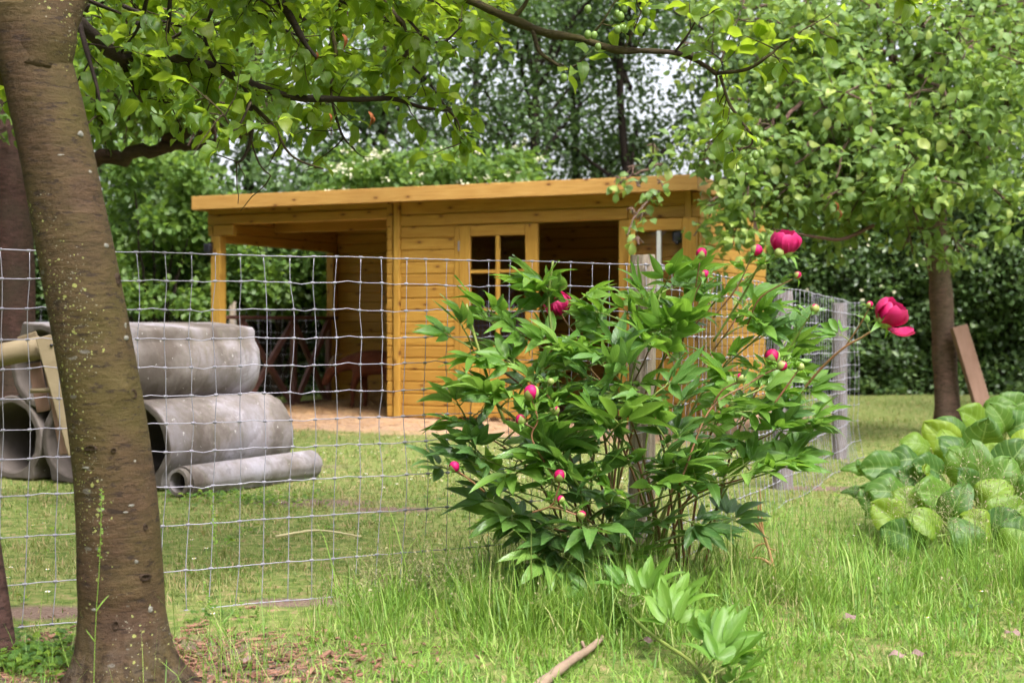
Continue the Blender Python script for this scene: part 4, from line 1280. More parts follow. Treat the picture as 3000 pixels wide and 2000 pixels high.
    br([(230, 60, 4.3), (260, 170, 4.25), (285, 260, 4.2), (300, 350, 4.2)], 0.009, 0.003, 'bark_dark', 0.9)
    br([(350, 168, 4.6), (390, 250, 4.7), (430, 300, 4.8), (520, 290, 4.9), (600, 240, 5.0)], 0.012, 0.004, 'bark_dark', 0.9)
    br([(620, 30, 4.7), (600, 110, 4.8), (640, 200, 4.9)], 0.007, 0.005, 'bark_dark', 0.8)
    br([(-60, 60, 4.6), (30, 160, 4.8), (60, 260, 5.0)], 0.01, 0.004, 'bark_dark', 0.8)
    # more branches deeper in the crown, outside the sharp zone
    for k in range(46):
        x0, y0, d0 = rr.uniform(180, 1350), rr.uniform(-260, 80), rr.uniform(4.6, 7.2)
        if x0 > 1150: y0 = min(y0, 40)
        dx, dy = rr.uniform(-160, 260), rr.uniform(40, 150)
        pts = [(x0, y0, d0), (x0 + dx * .35 + rr.uniform(-40, 40), y0 + dy * .4, d0 + .1), (x0 + dx * .7, y0 + dy * .75 + rr.uniform(-30, 30), d0 + .2), (x0 + dx, y0 + dy, d0 + .3)]
        br(pts, 0.008, 0.0025, 'bark_dark', 1.15, 16)
    for k in range(26):        # limbs above the picture that shade the crown
        x0, d0 = rr.uniform(100, 1900), rr.uniform(4.2, 6.5)
        br([(x0, -420, d0), (x0 + 200, -330, d0 + .2), (x0 + 420, -250, d0 + .3)], 0.012, 0.004, 'bark_dark', 1.2, 16)
    # ---- twigs and leaves
    tw = MB()
    near, far = Foliage(), Foliage()
    for pts, r0, dens, nr in B:
        L = np.linalg.norm(np.diff(pts, axis=0), axis=1).sum()
        cnt = int(L * 19 * dens + 0.5)
        for q in range(cnt):
            t = rr.uniform(0.12, 1.0) if q else 1.0
            i = min(len(pts) - 2, int(t * (len(pts) - 1)))
            p = pts[i]
            ax = unit(pts[i + 1] - pts[i])
            d = unit(ax * 0.6 + unit(np.array([rr.gauss(0, 1), rr.gauss(0, 1), rr.gauss(-.1, .8)])) * 0.9)
            ln = rr.uniform(.05, .13) if nr else rr.uniform(.07, .20)
            twig_leaves(near if nr else far, tw, p, d, ln, rr.randint(3, 5) if nr else rr.randint(4, 7), 0.084 if nr else 0.080, rr, 0.5)
    spur = [(1650, 215), (1610, 190), (1700, 100), (1480, 50), (1900, 160)]
    obj("twigs", tw.build("twigs", M['bark_moss']), root)['kind'] = 'stuff'
    O, D, N, S = near.arr()
    px = proj(O)
    vis = (px[:, 0] > -50) & (px[:, 0] < 3050) & (px[:, 1] > -40)
    idx = [i for i in np.nonzero(vis)[0]]
    O2, D2, N2, S2 = far.arr()
    px2 = proj(O2)
    lim = np.interp(px2[:, 0], [0, 250, 420, 560, 760, 1000, 1300, 1420], [420, 420, 330, 430, 480, 440, 440, 430]) + RNG.normal(0, 45, len(O2))
    kp = px2[:, 1] < lim
    O2, D2, N2, S2, px2 = O2[kp], D2[kp], N2[kp], S2[kp], px2[kp]
    order = [i for i in np.argsort(px2[:, 2]) if 0 < px2[i, 0] < 1450 and 0 < px2[i, 1] < 620]
    meshes = [mesh_of("leaf", *t, mats=[M['plum_leaf']]) for t in PLUM_T]
    left = 300
    used2 = set()
    for i in idx[:300]:
        place("leaf", rr.choice(meshes), root, O[i], D[i], N[i], S[i]); left -= 1
    for i in order[:max(0, left)]:
        place("leaf", rr.choice(meshes), root, O2[i], D2[i], N2[i], S2[i]); used2.add(i)
    rest = [i for i in range(len(O2)) if i not in used2]
    mb = MB()
    tm = RNG.integers(0, 6, len(rest)); rest = np.array(rest)
    for k in range(6):
        s_ = rest[tm == k]
        mb.add(*scatter(*PLUM_T[k], O2[s_], D2[s_], N2[s_], S2[s_]))
    extra = [i for i in range(len(O)) if i not in set(idx[:300])]
    if extra:
        mb.add(*scatter(*PLUM_T[0], O[extra], D[extra], N[extra], S[extra]))
    obj("foliage", mb.build("foliage", M['plum_leaf']), root)['kind'] = 'stuff'
    # ---- unripe plums
    th = np.linspace(0, math.pi, 9); ph = np.linspace(0, 2 * math.pi, 12, endpoint=False)
    Vp = np.array([(0.80 * math.sin(a) * math.cos(b), 0.80 * math.sin(a) * math.sin(b), math.cos(a)) for a in th for b in ph])
    Fp = np.array([(i * 12 + j, (i + 1) * 12 + j, (i + 1) * 12 + (j + 1) % 12, i * 12 + (j + 1) % 12) for i in range(8) for j in range(12)])
    fm = mesh_of("plum", Vp, Fp, mats=[M['plum']])
    for x, y in [(1722, 28), (1808, 40), (1818, 48), (1828, 26), (1722, 102), (1740, 104), (1822, 82), (1832, 86), (1810, 88), (1900, 70), (1892, 34), (1878, 86), (1652, 228), (1752, 138), (2170, 188), (2102, 190), (2108, 268), (2172, 328), (2212, 382), (2228, 396), (2218, 416), (2176, 454), (2196, 462), (2214, 456), (2200, 474), (2230, 448), (1048, 62), (1086, 44)]:
        o = place("plum", fm, root, at(x, y, 5.04 if x > 1500 else 5.0), (rr.uniform(-.3, .3), 1, 0), (rr.uniform(-.3, .3), 0, 1), 0.0165 * rr.uniform(.85, 1.1))
        p = at(x, y, 5.04); 
    for x, y, s_ in ((1003, 118, .06), (1080, 345, .06), (926, 172, .03), (965, 352, .035), (1092, 360, .03)):
        place("withered_leaf", WITHER, root, at(x, y - 20, 4.95), (0.25, 0, -1), (0.3, -1, 0.2), s_)
WITHER = mesh_of("withered_leaf", *leaf_tmpl(5, 2, oval, 0.16, 0.9, 0.8, 0.4, 9, 1.2), mats=[M['dry_leaf']])
make_plum_tree()

# ================================================================== GENERIC TREES
def make_tree(name, base, label, trunk, limbs, clumps, nleaf, lsize, leafmat, barkmat='bark_dark', tmpl=DIAMOND, group=None, seed=0, flat=0.6, twigs=True, indiv=0, order=None):
    """trunk: [(pt, r)]; limbs: [[pts], r0, r1]; clumps: array (x, y, z, radius)"""
    rr = random.Random(seed); rg = np.random.default_rng(seed + 100)
    root = empty(name, base, label, "tree", group)
    V, F, U = tube(smooth_path([p for p, r in trunk], 30), np.interp(np.linspace(0, len(trunk) - 1, 30), range(len(trunk)), [r for p, r in trunk]) * (1 + 0.06 * rg.standard_normal(30)), 18)
    obj("trunk", mesh_of("trunk", V, F, U, mats=[M[barkmat]]), root)
    for pts, r0, r1 in limbs:
        pp = smooth_path(pts, 22)
        pp[1:-1] += rg.normal(0, r0 * 0.35, pp[1:-1].shape)
        V, F, U = tube(pp, np.linspace(r0, r1, 22), 9)
        obj("limb", mesh_of("limb", V, F, U, mats=[M[barkmat]]), root)
    C = np.asarray(clumps, float)
    if twigs:
        tw = MB()
        for c in C[:: max(1, len(C) // 160)]:
            for q in range(3):
                d = rg.normal(0, 1, 3)
                tw.tube([c[:3] - d * c[3] * .4, c[:3] + [0, 0, .04], c[:3] + d * c[3] * .5], [0.008, .006, .003], 4, cap=False)
        obj("twigs", tw.build("twigs", M[barkmat]), root)['kind'] = 'stuff'
    w = C[:, 3] ** 2; w /= w.sum()
    k = rg.choice(len(C), nleaf, p=w)
    dirs = unit(rg.normal(0, 1, (nleaf, 3)))
    rad = C[k, 3] * rg.random(nleaf) ** 0.5
    O = C[k, :3] + dirs * rad[:, None] * [1, 1, flat]
    D = unit(dirs * 0.6 + rg.normal(0, .7, (nleaf, 3)) + [0, 0, -0.25])
    N = unit(rg.normal(0, .55, (nleaf, 3)) + [0, -0.25, 1.0])
    S = lsize * rg.uniform(.7, 1.25, nleaf)
    rnd = np.clip(rg.random(nleaf) * 0.75 + 0.25 * rg.random(len(C))[k], 0, 0.999)
    keep = np.ones(nleaf, bool)
    if indiv:
        q = proj(O)
        sel = np.nonzero((q[:, 0] > 1800) & (q[:, 0] < 2990) & (q[:, 1] > 5) & (q[:, 1] < 750))[0]
        sel = sel[np.argsort(q[sel, 2])][:indiv]
        ms = [mesh_of("leaf", *t, mats=[M[leafmat]]) for t in PLUM_T[:4]]
        for i in sel:
            place("leaf", rr.choice(ms), root, O[i], D[i], N[i], S[i])
        keep[sel] = False
    tV, tF, tU = tmpl
    o = obj("crown", mesh_of("crown", *scatter(tV, tF, tU, O[keep], D[keep], N[keep], S[keep], rnd[keep])[:3], rnd=np.repeat(rnd[keep], len(tV)), mats=[M[leafmat]]), root)
    o['kind'] = 'stuff'
    return root

def right_plum():
    rr = random.Random(4)
    b = at(2778, 1268, 12.6); b[2] = 0
    top = at(2745, 700, 12.6); fork = at(2700, 380, 12.5); fork2 = at(2640, 250, 12.4)
    mid = at(2762, 960, 12.62)
    trunk = [(b - [0, 0, .05], .14), (b + [0, 0, .12], .115), (mid, .10), (top, .098), (fork, .095), (fork2, .06)]
    limbs, clumps = [], []
    targets = [(2060, 470, 11.3), (2080, 590, 11.1), (2120, 660, 11.0), (2110, 440, 11.4), (2140, 600, 11.1), (2200, 650, 11.2), (2180, 520, 11.0), (2280, 580, 11.0), (2240, 380, 11.2), (2140, 290, 11.8), (2090, 150, 12.2), (2330, 480, 10.9), (2380, 620, 11.2),
               (2420, 300, 11.0), (2450, 520, 10.8), (2500, 150, 11.5), (2560, 420, 10.7), (2620, 600, 11.0), (2680, 520, 10.6), (2750, 640, 11.4), (2800, 300, 10.8), (2760, 420, 11.0), (2830, 560, 11.0), (2900, 440, 10.8), (2960, 600, 11.2), (3050, 300, 11.2), (2980, 150, 11.4),
               (2850, 120, 11.2), (2700, 60, 11.5), (2400, 100, 11.8), (2250, 60, 12.2), (2550, -40, 12), (2900, -60, 12), (3100, 500, 12), (2300, 250, 11.6), (2600, 250, 11.1), (2050, 40, 12.6), (3080, 100, 12.5), (2200, -60, 12.5), (2480, 660, 11.6), (2690, 650, 11.0)]
    for k, (x, y, d) in enumerate(targets):
        tgt = at(x, y, d)
        st = fork if k % 2 else fork2
        st = st + np.array([0, 0, rr.uniform(-.25, .1)])
        md = (st + tgt) / 2 + np.array([rr.uniform(-.2, .2), rr.uniform(-.2, .2), rr.uniform(0.05, .35)])
        limbs.append(([st, md, tgt], 0.035, 0.008))
        for q in range(15):
            t = rr.uniform(.35, 1.08)
            p = st * (1 - t) ** 2 + 2 * t * (1 - t) * md + tgt * t * t + np.array([rr.gauss(0, .20), rr.gauss(0, .22), rr.gauss(0, .16)])
            clumps.append((*p, rr.uniform(.13, .26)))
    for pts in ([(1835, 690, 10.9), (1870, 620, 11.0), (1930, 560, 11.1)], [(1810, 535, 11.2), (1860, 510, 11.2), (1940, 480, 11.3)]):     # sprigs before the shed
        P3 = [at(*p) for p in pts]
        limbs.append((P3[::-1] + [], 0.012, 0.005))
        for p in P3:
            for q in range(4):
                clumps.append((*(p + np.array([rr.gauss(0, .06), rr.gauss(0, .04), rr.gauss(0, .045)])), .075))
    qc = proj(np.array(clumps)[:, :3])
    clumps = [c for c, p_ in zip(clumps, qc) if c[3] < .08 or p_[0] > np.interp(p_[1], [0, 300, 450, 560, 700], [1930, 1930, 1950, 2030, 2050])]
    # bare reddish twig
    q = [at(*p) for p in ((2560, 660, 11), (2470, 700, 11), (2400, 696, 11), (2330, 684, 11), (2265, 672, 11))]
    root = make_tree("plum_tree", b, "plum tree with pale green rounded leaves beyond the fence on the right", trunk, limbs, clumps, 14500, 0.100, 'plum_leaf_pale', 'bark_right', PLUM_T[0] if False else leaf_tmpl(3, 2, obov, 0.30, 0.25, 0.3, 0.1, 3), None, 4, 0.8, True, 300)
    V, F, U = tube(smooth_path(q, 20), np.linspace(.016, .007, 20), 8)
    obj("bare_twig", mesh_of("bare_twig", V, F, U, mats=[M['rail']]), root)
    for x, y in ((2446, 590), (2455, 612)):
        place("withered_leaf", WITHER, root, at(x, y, 10.6), (.2, 0, -1), (.3, -1, 0), .1)
right_plum()

# plank leaning on the right trunk
def leaning_plank():
    a = at(2905, 1180, 12.35); a[2] = 0.0; b = at(2808, 955, 12.45)
    root = empty("plank", a, "weathered plank leaning against the right plum tree trunk", "plank")
    d = unit(b - a); X = unit(np.cross(d, (0.55, -1, 0))); Z = np.cross(X, d)
    V, F = boxvf((-0.09, 0, -0.022), (0.09, np.linalg.norm(b - a), 0.022))
    V = a + V[:, :1] * X + V[:, 1:2] * d + V[:, 2:] * Z
    o = obj("plank_board", mesh_of("plank_board", V, F, smooth=False, mats=[M['plank_old']]), root)
    bv = o.modifiers.new("bevel", 'BEVEL'); bv.width = 0.006; bv.segments = 2
leaning_plank()

# ---- dark tree on the left behind the pipes
def left_tree():
    rr = random.Random(8)
    Yd = 11.0
    b = at(45, 1300, Yd); b[2] = 0
    tr = [(b - [0, 0, .05], .19), (b + [0, 0, .3], .16), (at(45, 800, Yd), .145), (at(40, 560, Yd), .15), (at(20, 380, Yd), .13), (at(-20, 100, Yd), .1), (at(-60, -300, Yd), .07)]
    limbs = [([at(40, 540, Yd), at(200, 490, 10.9), at(340, 465, 10.8), at(460, 425, 10.7), at(560, 388, 10.6), at(660, 370, 10.5)], .075, .03),
             ([at(460, 430, 10.7), at(560, 425, 10.6), at(640, 415, 10.5), at(740, 380, 10.4)], .04, .02),
             ([at(30, 480, Yd), at(200, 340, 11.4), at(330, 310, 11.6), at(420, 220, 11.8), at(530, 60, 12), at(600, -80, 12)], .10, .07),
             ([at(380, 300, 11.6), at(440, 318, 11.4), at(520, 300, 11.2), at(600, 270, 11)], .03, .012),
             ([at(-10, 150, Yd), at(250, 20, 11.4), at(520, -80, 11.8)], .06, .03),
             ([at(520, 395, 10.6), at(515, 350, 10.6), at(480, 300, 10.6)], .03, .015)]
    cl = []
    for pts, r0, r1 in limbs:
        pp = smooth_path(pts, 20)
        for p in pp[5:]:
            for q in range(4):
                cl.append((*(p + np.array([rr.gauss(0, .35), rr.gauss(0, .5), rr.gauss(0.12, .28)])), rr.uniform(.18, .36)))
    for q in range(110):
        x, y, d = rr.uniform(-100, 1300), rr.uniform(-150, 230), rr.uniform(10, 13.5)
        if x > 1000: y -= (x - 1000) * .4
        cl.append((*at(x, y, d), rr.uniform(.2, .4)))
    q = proj(np.array(cl)[:, :3])
    cl = [c for c, p_ in zip(cl, q) if p_[1] < np.interp(p_[0], [0, 300, 420, 700, 1000], [430, 400, 340, 330, 360])]
    make_tree("broadleaf_tree", b, "dark trunked tree behind the left pipes with a thick level limb", tr, limbs, cl, 9500, 0.10, 'tree_leaf_light', 'bark_far', leaf_tmpl(3, 2, oval, 0.30, 0.25, 0.3), None, 9, 0.7)
left_tree()

# ---- trees beyond the hedge
def far_tree(X, Y, H, label, nleaf, dens_r, leafmat, seed, crown_lo=1.5, width=2.2, ncl=120, lsize=0.13, name="hedgerow_tree", group="trees beyond the hedge"):
    rr = random.Random(seed)
    b = np.array([X, Y, 0.0])
    tr = [(b - [0, 0, .05], .12), (b + [0, 0, H * .3], .085), (b + [rr.uniform(-.5, .5), 0, H * .65], .055), (b + [rr.uniform(-.4, .4), 0, H], .03)]
    limbs, cl = [], []
    for k in range(14):
        z = rr.uniform(crown_lo, H * .92)
        a = rr.uniform(0, 6.28); w = width * (0.5 + 0.6 * math.sin(math.pi * min(1, (z - crown_lo + .8) / (H - crown_lo + .8))))
        e = b + np.array([math.cos(a) * w, math.sin(a) * w * .8, z + rr.uniform(.2, .9)])
        limbs.append(([b + [0, 0, z * .8], b + [math.cos(a) * w * .5, math.sin(a) * w * .4, z + .1], e], .04, .012))
        for q in range(ncl // 14):
            t = rr.uniform(.3, 1.1)
            p = (b + np.array([0, 0, z * .8])) * (1 - t) + e * t + np.array([rr.gauss(0, .32), rr.gauss(0, .32), rr.gauss(0, .26)])
            cl.append((*p, rr.uniform(.6, 1.2) * dens_r))
    make_tree(name, b, label, tr, limbs, cl, nleaf, lsize, leafmat, 'bark_dark', DIAMOND, group, seed, 0.7, False)
far_tree(-9.2, 22.5, 7.5, "dense dark tree beyond the hedge at the far left edge", 9000, .55, 'tree_leaf', 31)
far_tree(-6.6, 21.6, 7.2, "dense green tree beyond the hedge above the left pipes", 11000, .55, 'tree_leaf', 32)
far_tree(-4.2, 22.6, 7.6, "dense green tree beyond the hedge above the porch's left end", 11000, .55, 'tree_leaf', 33)
far_tree(-2.0, 22.0, 7.0, "green tree beyond the hedge above the shed's wall trim", 10000, .5, 'tree_leaf', 34)
far_tree(0.35, 23.0, 8.0, "thin crowned tree beyond the shed with white sky showing through", 12000, .78, 'tree_leaf', 35, 1.2, 2.4, 112, .10)
far_tree(1.2, 26.0, 9.0, "far dark tree filling the gap between the thin crowns", 5000, .8, 'tree_leaf', 41, 1.2, 2.4, 112, .11)
far_tree(-0.6, 25.5, 8.6, "thin dark tree behind the sky gap above the shed doors", 10500, .72, 'tree_leaf', 40, 1.2, 2.0, 98, .095)
far_tree(2.0, 24.0, 8.5, "sparse feathery tree beyond the shed's right end against the sky", 18500, .82, 'tree_leaf', 36, 1.2, 2.4, 112, .10)
far_tree(4.4, 22.5, 7.5, "dark tree beyond the hedge behind the right plum tree", 11000, .55, 'tree_leaf', 37)
far_tree(7.0, 22.0, 7.2, "dark tree beyond the hedge at the right picture edge", 10000, .55, 'tree_leaf', 38)
far_tree(9.6, 22.8, 7.6, "dense dark tree standing just outside the right picture edge", 6000, .55, 'tree_leaf', 39)

# ---- unseen trees added left, right and behind the camera to block low skylight
for k, (X, Y, H) in enumerate(((-7.5, 12.5, 7.5), (-7.2, 8.0, 7.5), (-6.5, 3.5, 7), (9.5, 14, 6.5), (9.0, 6.0, 6), (-6, -5, 8), (-2, -9, 8), (3, -9.5, 8.5), (8, -6, 7.5))):
    far_tree(X, Y, H, ("tall tree beside the left edge of the paddock", "tall tree left of the pipes", "tree left of the camera", "tree right of the hedge corner", "tree right of the lawn", "garden tree behind the camera to the left", "garden tree straight behind the camera", "tall garden tree behind the camera", "garden tree behind the camera to the right")[k] + ", unseen, added to block skylight", 6500, .75, 'tree_leaf', 60 + k, 1.2, 2.9, 112, .34, "unseen_shade_tree", "unseen trees added to block skylight")

# ---- hedge
def make_hedge():
    root = empty("hedge", (0, 19.6, 0), "tall dark green hedge running behind the shed and right tree", "hedge")
    rr = random.Random(3)
    rg = np.random.default_rng(3)
    # opaque dark core, its colour standing in for shade deep in the hedge
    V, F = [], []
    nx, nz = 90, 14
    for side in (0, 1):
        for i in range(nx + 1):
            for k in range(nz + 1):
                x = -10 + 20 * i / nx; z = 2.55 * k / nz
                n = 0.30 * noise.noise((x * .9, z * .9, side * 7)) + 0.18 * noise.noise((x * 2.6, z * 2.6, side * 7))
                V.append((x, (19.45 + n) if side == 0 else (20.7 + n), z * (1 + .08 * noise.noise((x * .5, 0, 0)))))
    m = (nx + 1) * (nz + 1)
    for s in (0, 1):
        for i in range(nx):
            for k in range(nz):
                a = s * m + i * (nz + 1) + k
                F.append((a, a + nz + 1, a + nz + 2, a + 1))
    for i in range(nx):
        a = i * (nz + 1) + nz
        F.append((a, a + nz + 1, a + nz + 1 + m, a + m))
    obj("shaded_core", mesh_of("shaded_core", V, F, mats=[M['hedge_core']]), root)['kind'] = 'stuff'
    n = 85000
    x = rg.uniform(-10, 10, n); z = rg.uniform(0.02, 2.75, n) ** 1.0
    y = np.array([19.30 + 0.30 * noise.noise((a * .9, c * .9, 0)) + 0.18 * noise.noise((a * 2.6, c * 2.6, 0)) for a, c in zip(x, z)]) - rg.random(n) ** 2 * 0.16 + 0.06
    tp = rg.random(n) < 0.2
    z = np.where(tp, 2.5 + rg.normal(0, .12, n), z); y = np.where(tp, rg.uniform(19.2, 20.7, n), y)
    O = np.stack([x, y, z], 1)
    D = unit(rg.normal(0, .7, (n, 3)) + [0, -0.5, 0.1])
    N = unit(rg.normal(0, .5, (n, 3)) + [0, -0.55, 0.8])
    cl = np.array([noise.noise((a * 3.2, c * 3.2, 5)) for a, c in zip(x, z)])
    rnd = np.clip(0.45 + 0.6 * cl + rg.normal(0, .18, n), 0, .999)
    tV, tF, tU = DIAMOND
    a = scatter(tV, tF, tU, O, D, N, 0.085 * rg.uniform(.7, 1.3, n), rnd)
    obj("hedge_leaves", mesh_of("hedge_leaves", a[0], a[1], a[2], a[3], mats=[M['hedge_leaf']]), root)['kind'] = 'stuff'
    # a few white blossoms in the right part
    k = 30
    ctr = np.array([at(rg.uniform(2150, 3000), rg.uniform(690, 900), 19.0) for _ in range(12)])
    O = ctr[rg.integers(0, 12, k)] + rg.normal(0, .12, (k, 3)) * [1, .2, 1]
    a = scatter(tV, tF, tU, O, rg.normal(0, 1, (k, 3)), unit(rg.normal(0, .3, (k, 3)) + [0, -1, .4]), 0.055)
    obj("blossom", mesh_of("blossom", a[0], a[1], a[2], a[3], mats=[M['white_petal']]), root)['kind'] = 'stuff'
M['hedge_core'] = simple_mat("hedge_inner_shade", (0.018, 0.022, 0.010), (0.035, 0.042, 0.018), 12, 0.9, 0.1, 0.5)  # dark tone paints the shade seen between the hedge leaves
make_hedge()

# ---- loose shrubs standing before the hedge on the left
def loose_shrub(label, x0, x1, ytop, Yd, nleaf, seed, mat='tree_leaf_light'):
    rr = random.Random(seed)
    b = at((x0 + x1) / 2, 1100, Yd); b[2] = 0
    cl, limbs = [], []
    for q in range(70):
        x = rr.uniform(x0, x1); m_ = 1 - abs((x - (x0 + x1) / 2) / (x1 - x0) * 2) ** 2
        y = rr.uniform(ytop + (1 - m_) * 160, 900)
        p = at(x, y, Yd + rr.uniform(-.5, .5))
        cl.append((*p, rr.uniform(.16, .34)))
        if q % 7 == 0: limbs.append(([b, (b + p) / 2 + [0, 0, .2], p], .025, .008))
    r = make_tree("leafy_shrub", b, label, [(b, .06), (b + [0, 0, .5], .05), (b + [.05, 0, 1.2], .03)], limbs, cl, nleaf, .105, mat, 'bark_dark', DIAMOND, None, seed, .8, False)
    r['category'] = 'shrub'
loose_shrub("loose light green shrub between the trunk and the porch roof corner", 260, 640, 400, 18.4, 6500, 81)
loose_shrub("leafy dark shrub rising behind the left end of the shed roof", 560, 1010, 470, 18.9, 5500, 82, 'tree_leaf')
loose_shrub("green shrub seen through the open porch", 640, 980, 640, 18.75, 4500, 83)
far_tree(-7.0, 14.6, 7.0, "broad dark tree left of the porch, mostly hidden by the near trunk", 7000, .5, 'tree_leaf', 84, 2.4, 2.6, 126, .13, "paddock_tree", None)

# ---- flowering shrub behind the shed
def flower_shrub():
    rr = random.Random(17); rg = np.random.default_rng(17)
    b = np.array([-1.3, 18.6, 0])
    cl, limbs = [], []
    for q in range(90):
        x, y, d = rr.uniform(930, 1560), rr.uniform(430, 640), rr.uniform(18.0, 19.2)
        y += abs(x - 1230) * .12
        cl.append((*at(x, y, d), rr.uniform(.16, .3)))
        if q % 8 == 0:
            limbs.append(([b, (b + at(x, y, d)) / 2 + [0, 0, .3], at(x, y, d)], .03, .01))
    root = make_tree("flowering_shrub", b, "leafy shrub with clusters of cream flowers rising behind the shed roof", [(b, .08), (b + [0, 0, .6], .07), (b + [0.1, 0, 1.4], .04)], limbs, cl, 6500, .11, 'tree_leaf_light', 'bark_dark', DIAMOND, None, 18, .8, False)
    root['category'] = 'shrub'
    O = []
    for q in range(105):
        c = cl[rr.randrange(len(cl))]
        p = np.array(c[:3]) + np.array([rr.gauss(0, .16), -c[3] * 1.0 - rr.random() * .05, rr.gauss(0.05, .12)])
        for k in range(9):
            O.append(p + rg.normal(0, .03, 3) * [1, 1, .35])
    O = np.array(O); n = len(O)
    a = scatter(*DIAMOND, O, rg.normal(0, 1, (n, 3)), unit(rg.normal(0, .3, (n, 3)) + [0, -.5, 1]), 0.045)
    obj("blossom", mesh_of("blossom", a[0], a[1], a[2], a[3], mats=[M['white_petal']]), root)['kind'] = 'stuff'
flower_shrub()
# ================================================================== PEONY
def rot(axis, a):
    c, s = math.cos(a), math.sin(a)
    if axis == 'x': return np.array([[1, 0, 0], [0, c, -s], [0, s, c]])
    if axis == 'y': return np.array([[c, 0, s], [0, 1, 0], [-s, 0, c]])
    return np.array([[c, -s, 0], [s, c, 0], [0, 0, 1]])
def compound_leaf(seed, mat, small=False):
    rr = random.Random(seed)
    mb = MB()
    pl = rr.uniform(.30, .42) if not small else 0.16
    mb.tube(smooth_path([(0, 0, 0), (0, pl * .5, .02), (0, pl, .015)], 6), np.linspace(.013, .009, 6), 6, mat=1)
    def leaflet(org, yaw, ln, pitch, roll, k):
        V, F, U = leaf_tmpl(7, 4, lance, rr.uniform(.135, .19), rr.uniform(.15, .5), rr.uniform(-.1, .38), rr.uniform(.0, .2), seed * 31 + k, rr.uniform(-.3, .3))
        V = (V * ln) @ rot('y', roll).T @ rot('x', pitch).T @ rot('z', yaw).T + org
        mb.add(V, F, U, rr.uniform(-0.06, 0.06) + 0.06)
    k = 0
    groups = [(np.array([0, pl, .015]), 0.0, 0.10, 3)]
    if not small:
        sp = rr.uniform(.75, 1.05)
        groups += [(np.array([0, pl * .93, .014]), -sp, .10, rr.choice((2, 3))), (np.array([0, pl * .93, .014]), sp, .10, rr.choice((2, 3)))]
    for o, yaw, pe, n in groups:
        d = np.array([-math.sin(yaw), math.cos(yaw), rr.uniform(-.1, .25)])
        e = o + d * pe
        mb.tube([o, (o + e) / 2 + [0, 0, .006], e], [.009, .008, .006], 5, mat=1)
        ys = [0.0, .52, -.52] if n == 3 else [.28, -.35]
        for y_ in ys:
            k += 1
            ln = rr.uniform(.46, .62) * (1.0 if y_ == 0 else .9) * (.85 if small else 1)
            leaflet(e, yaw + y_ + rr.gauss(0, .10), ln, rr.uniform(-.30, .38), rr.gauss(0, .35), k)
    return mb.build("leaf", [M[mat], M['stem']])
PEONY_LEAVES = [compound_leaf(100 + k, 'peony_leaf') for k in range(9)]
PEONY_YOUNG = [compound_leaf(200 + k, 'peony_leaf_young') for k in range(6)]
PEONY_SMALL = [compound_leaf(300 + k, 'peony_leaf_young', True) for k in range(3)] + [compound_leaf(303, 'peony_leaf', True)]

def petal_mesh(seed, w=0.42, cup=0.5, ruff=0.05):
    rr = random.Random(seed)
    rows, cols = 7, 6
    V, U, F = [], [], []
    ph = rr.random() * 6
    for i in range(rows + 1):
        t = i / rows
        wd = w * (0.28 + 0.72 * math.sin(math.pi * min(1, t * 0.62 + .02) ) ** 1.0) * (1 - 0.25 * max(0, t - .8) / .2)
        for j in range(cols + 1):
            u = -1 + 2 * j / cols
            edge = 1 - 0.10 * u * u * t - (0.05 * math.sin(5 * u + ph) * t ** 4)
            out = cup * math.sin(math.pi * t * 0.85)
            V.append((u * wd, out * 0.55 - 0.30 * u * u * wd + ruff * math.sin(4 * u + ph) * t ** 3, t * edge)); U.append((u, t))
    for i in range(rows):
        for j in range(cols):
            a = i * (cols + 1) + j
            F += [(a, a + 1, a + cols + 2), (a, a + cols + 2, a + cols + 1)]
    return mesh_of("petal", np.array(V), np.array(F), np.array(U), mats=[M['petal']])
PETALS = [petal_mesh(k, .50 + .05 * (k % 3), .45 + .12 * (k % 2), .05) for k in range(5)]
def sphere_vf(n=10, m=14):
    th = np.linspace(0, math.pi, n + 1); ph = np.linspace(0, 2 * math.pi, m, endpoint=False)
    V = np.array([(math.sin(a) * math.cos(b), math.sin(a) * math.sin(b), math.cos(a)) for a in th for b in ph])
    F = np.array([(i * m + j, (i + 1) * m + j, (i + 1) * m + (j + 1) % m, i * m + (j + 1) % m) for i in range(n) for j in range(m)])
    return V, F
def bud_ball():
    V, F = sphere_vf(12, 18)
    V = np.array([v * (1 + 0.05 * math.sin(5 * math.atan2(v[1], v[0]) + 6 * v[2]) * (1 - abs(v[2]))) for v in V])
    V[:, 2] *= 1.06
    return mesh_of("bud_petals", V, F, mats=[M['petal']])
def sepal_mesh(seed):
    """a shell hugging a unit ball from below"""
    rr = random.Random(seed)
    V, F, U = [], [], []
    rows, cols = 6, 5
    hi = rr.uniform(2.1, 2.7)
    for i in range(rows + 1):
        t = i / rows
        th = math.pi - t * hi
        wd = 0.80 * math.sin(math.pi * (0.2 + .8 * t) ** 1.15) + .02
        for j in range(cols + 1):
            u = -1 + 2 * j / cols
            r = 1.10 + .03 * t
            V.append((r * math.sin(th) * math.sin(u * wd), r * math.sin(th) * math.cos(u * wd) , r * 1.04 * math.cos(th))); U.append((u, t))
    for i in range(rows):
        for j in range(cols):
            a = i * (cols + 1) + j
            F += [(a, a + 1, a + cols + 2), (a, a + cols + 2, a + cols + 1)]
    return mesh_of("sepal", np.array(V), np.array(F), np.array(U), mats=[M['bud_green']])
BUD = bud_ball()
V_, F_ = sphere_vf(10, 14); V_[:, 2] *= 1.08
BUD_GREEN = mesh_of("bud_petals", V_, F_, mats=[M['bud_green']])
SEPALS = [sepal_mesh(k) for k in range(3)]
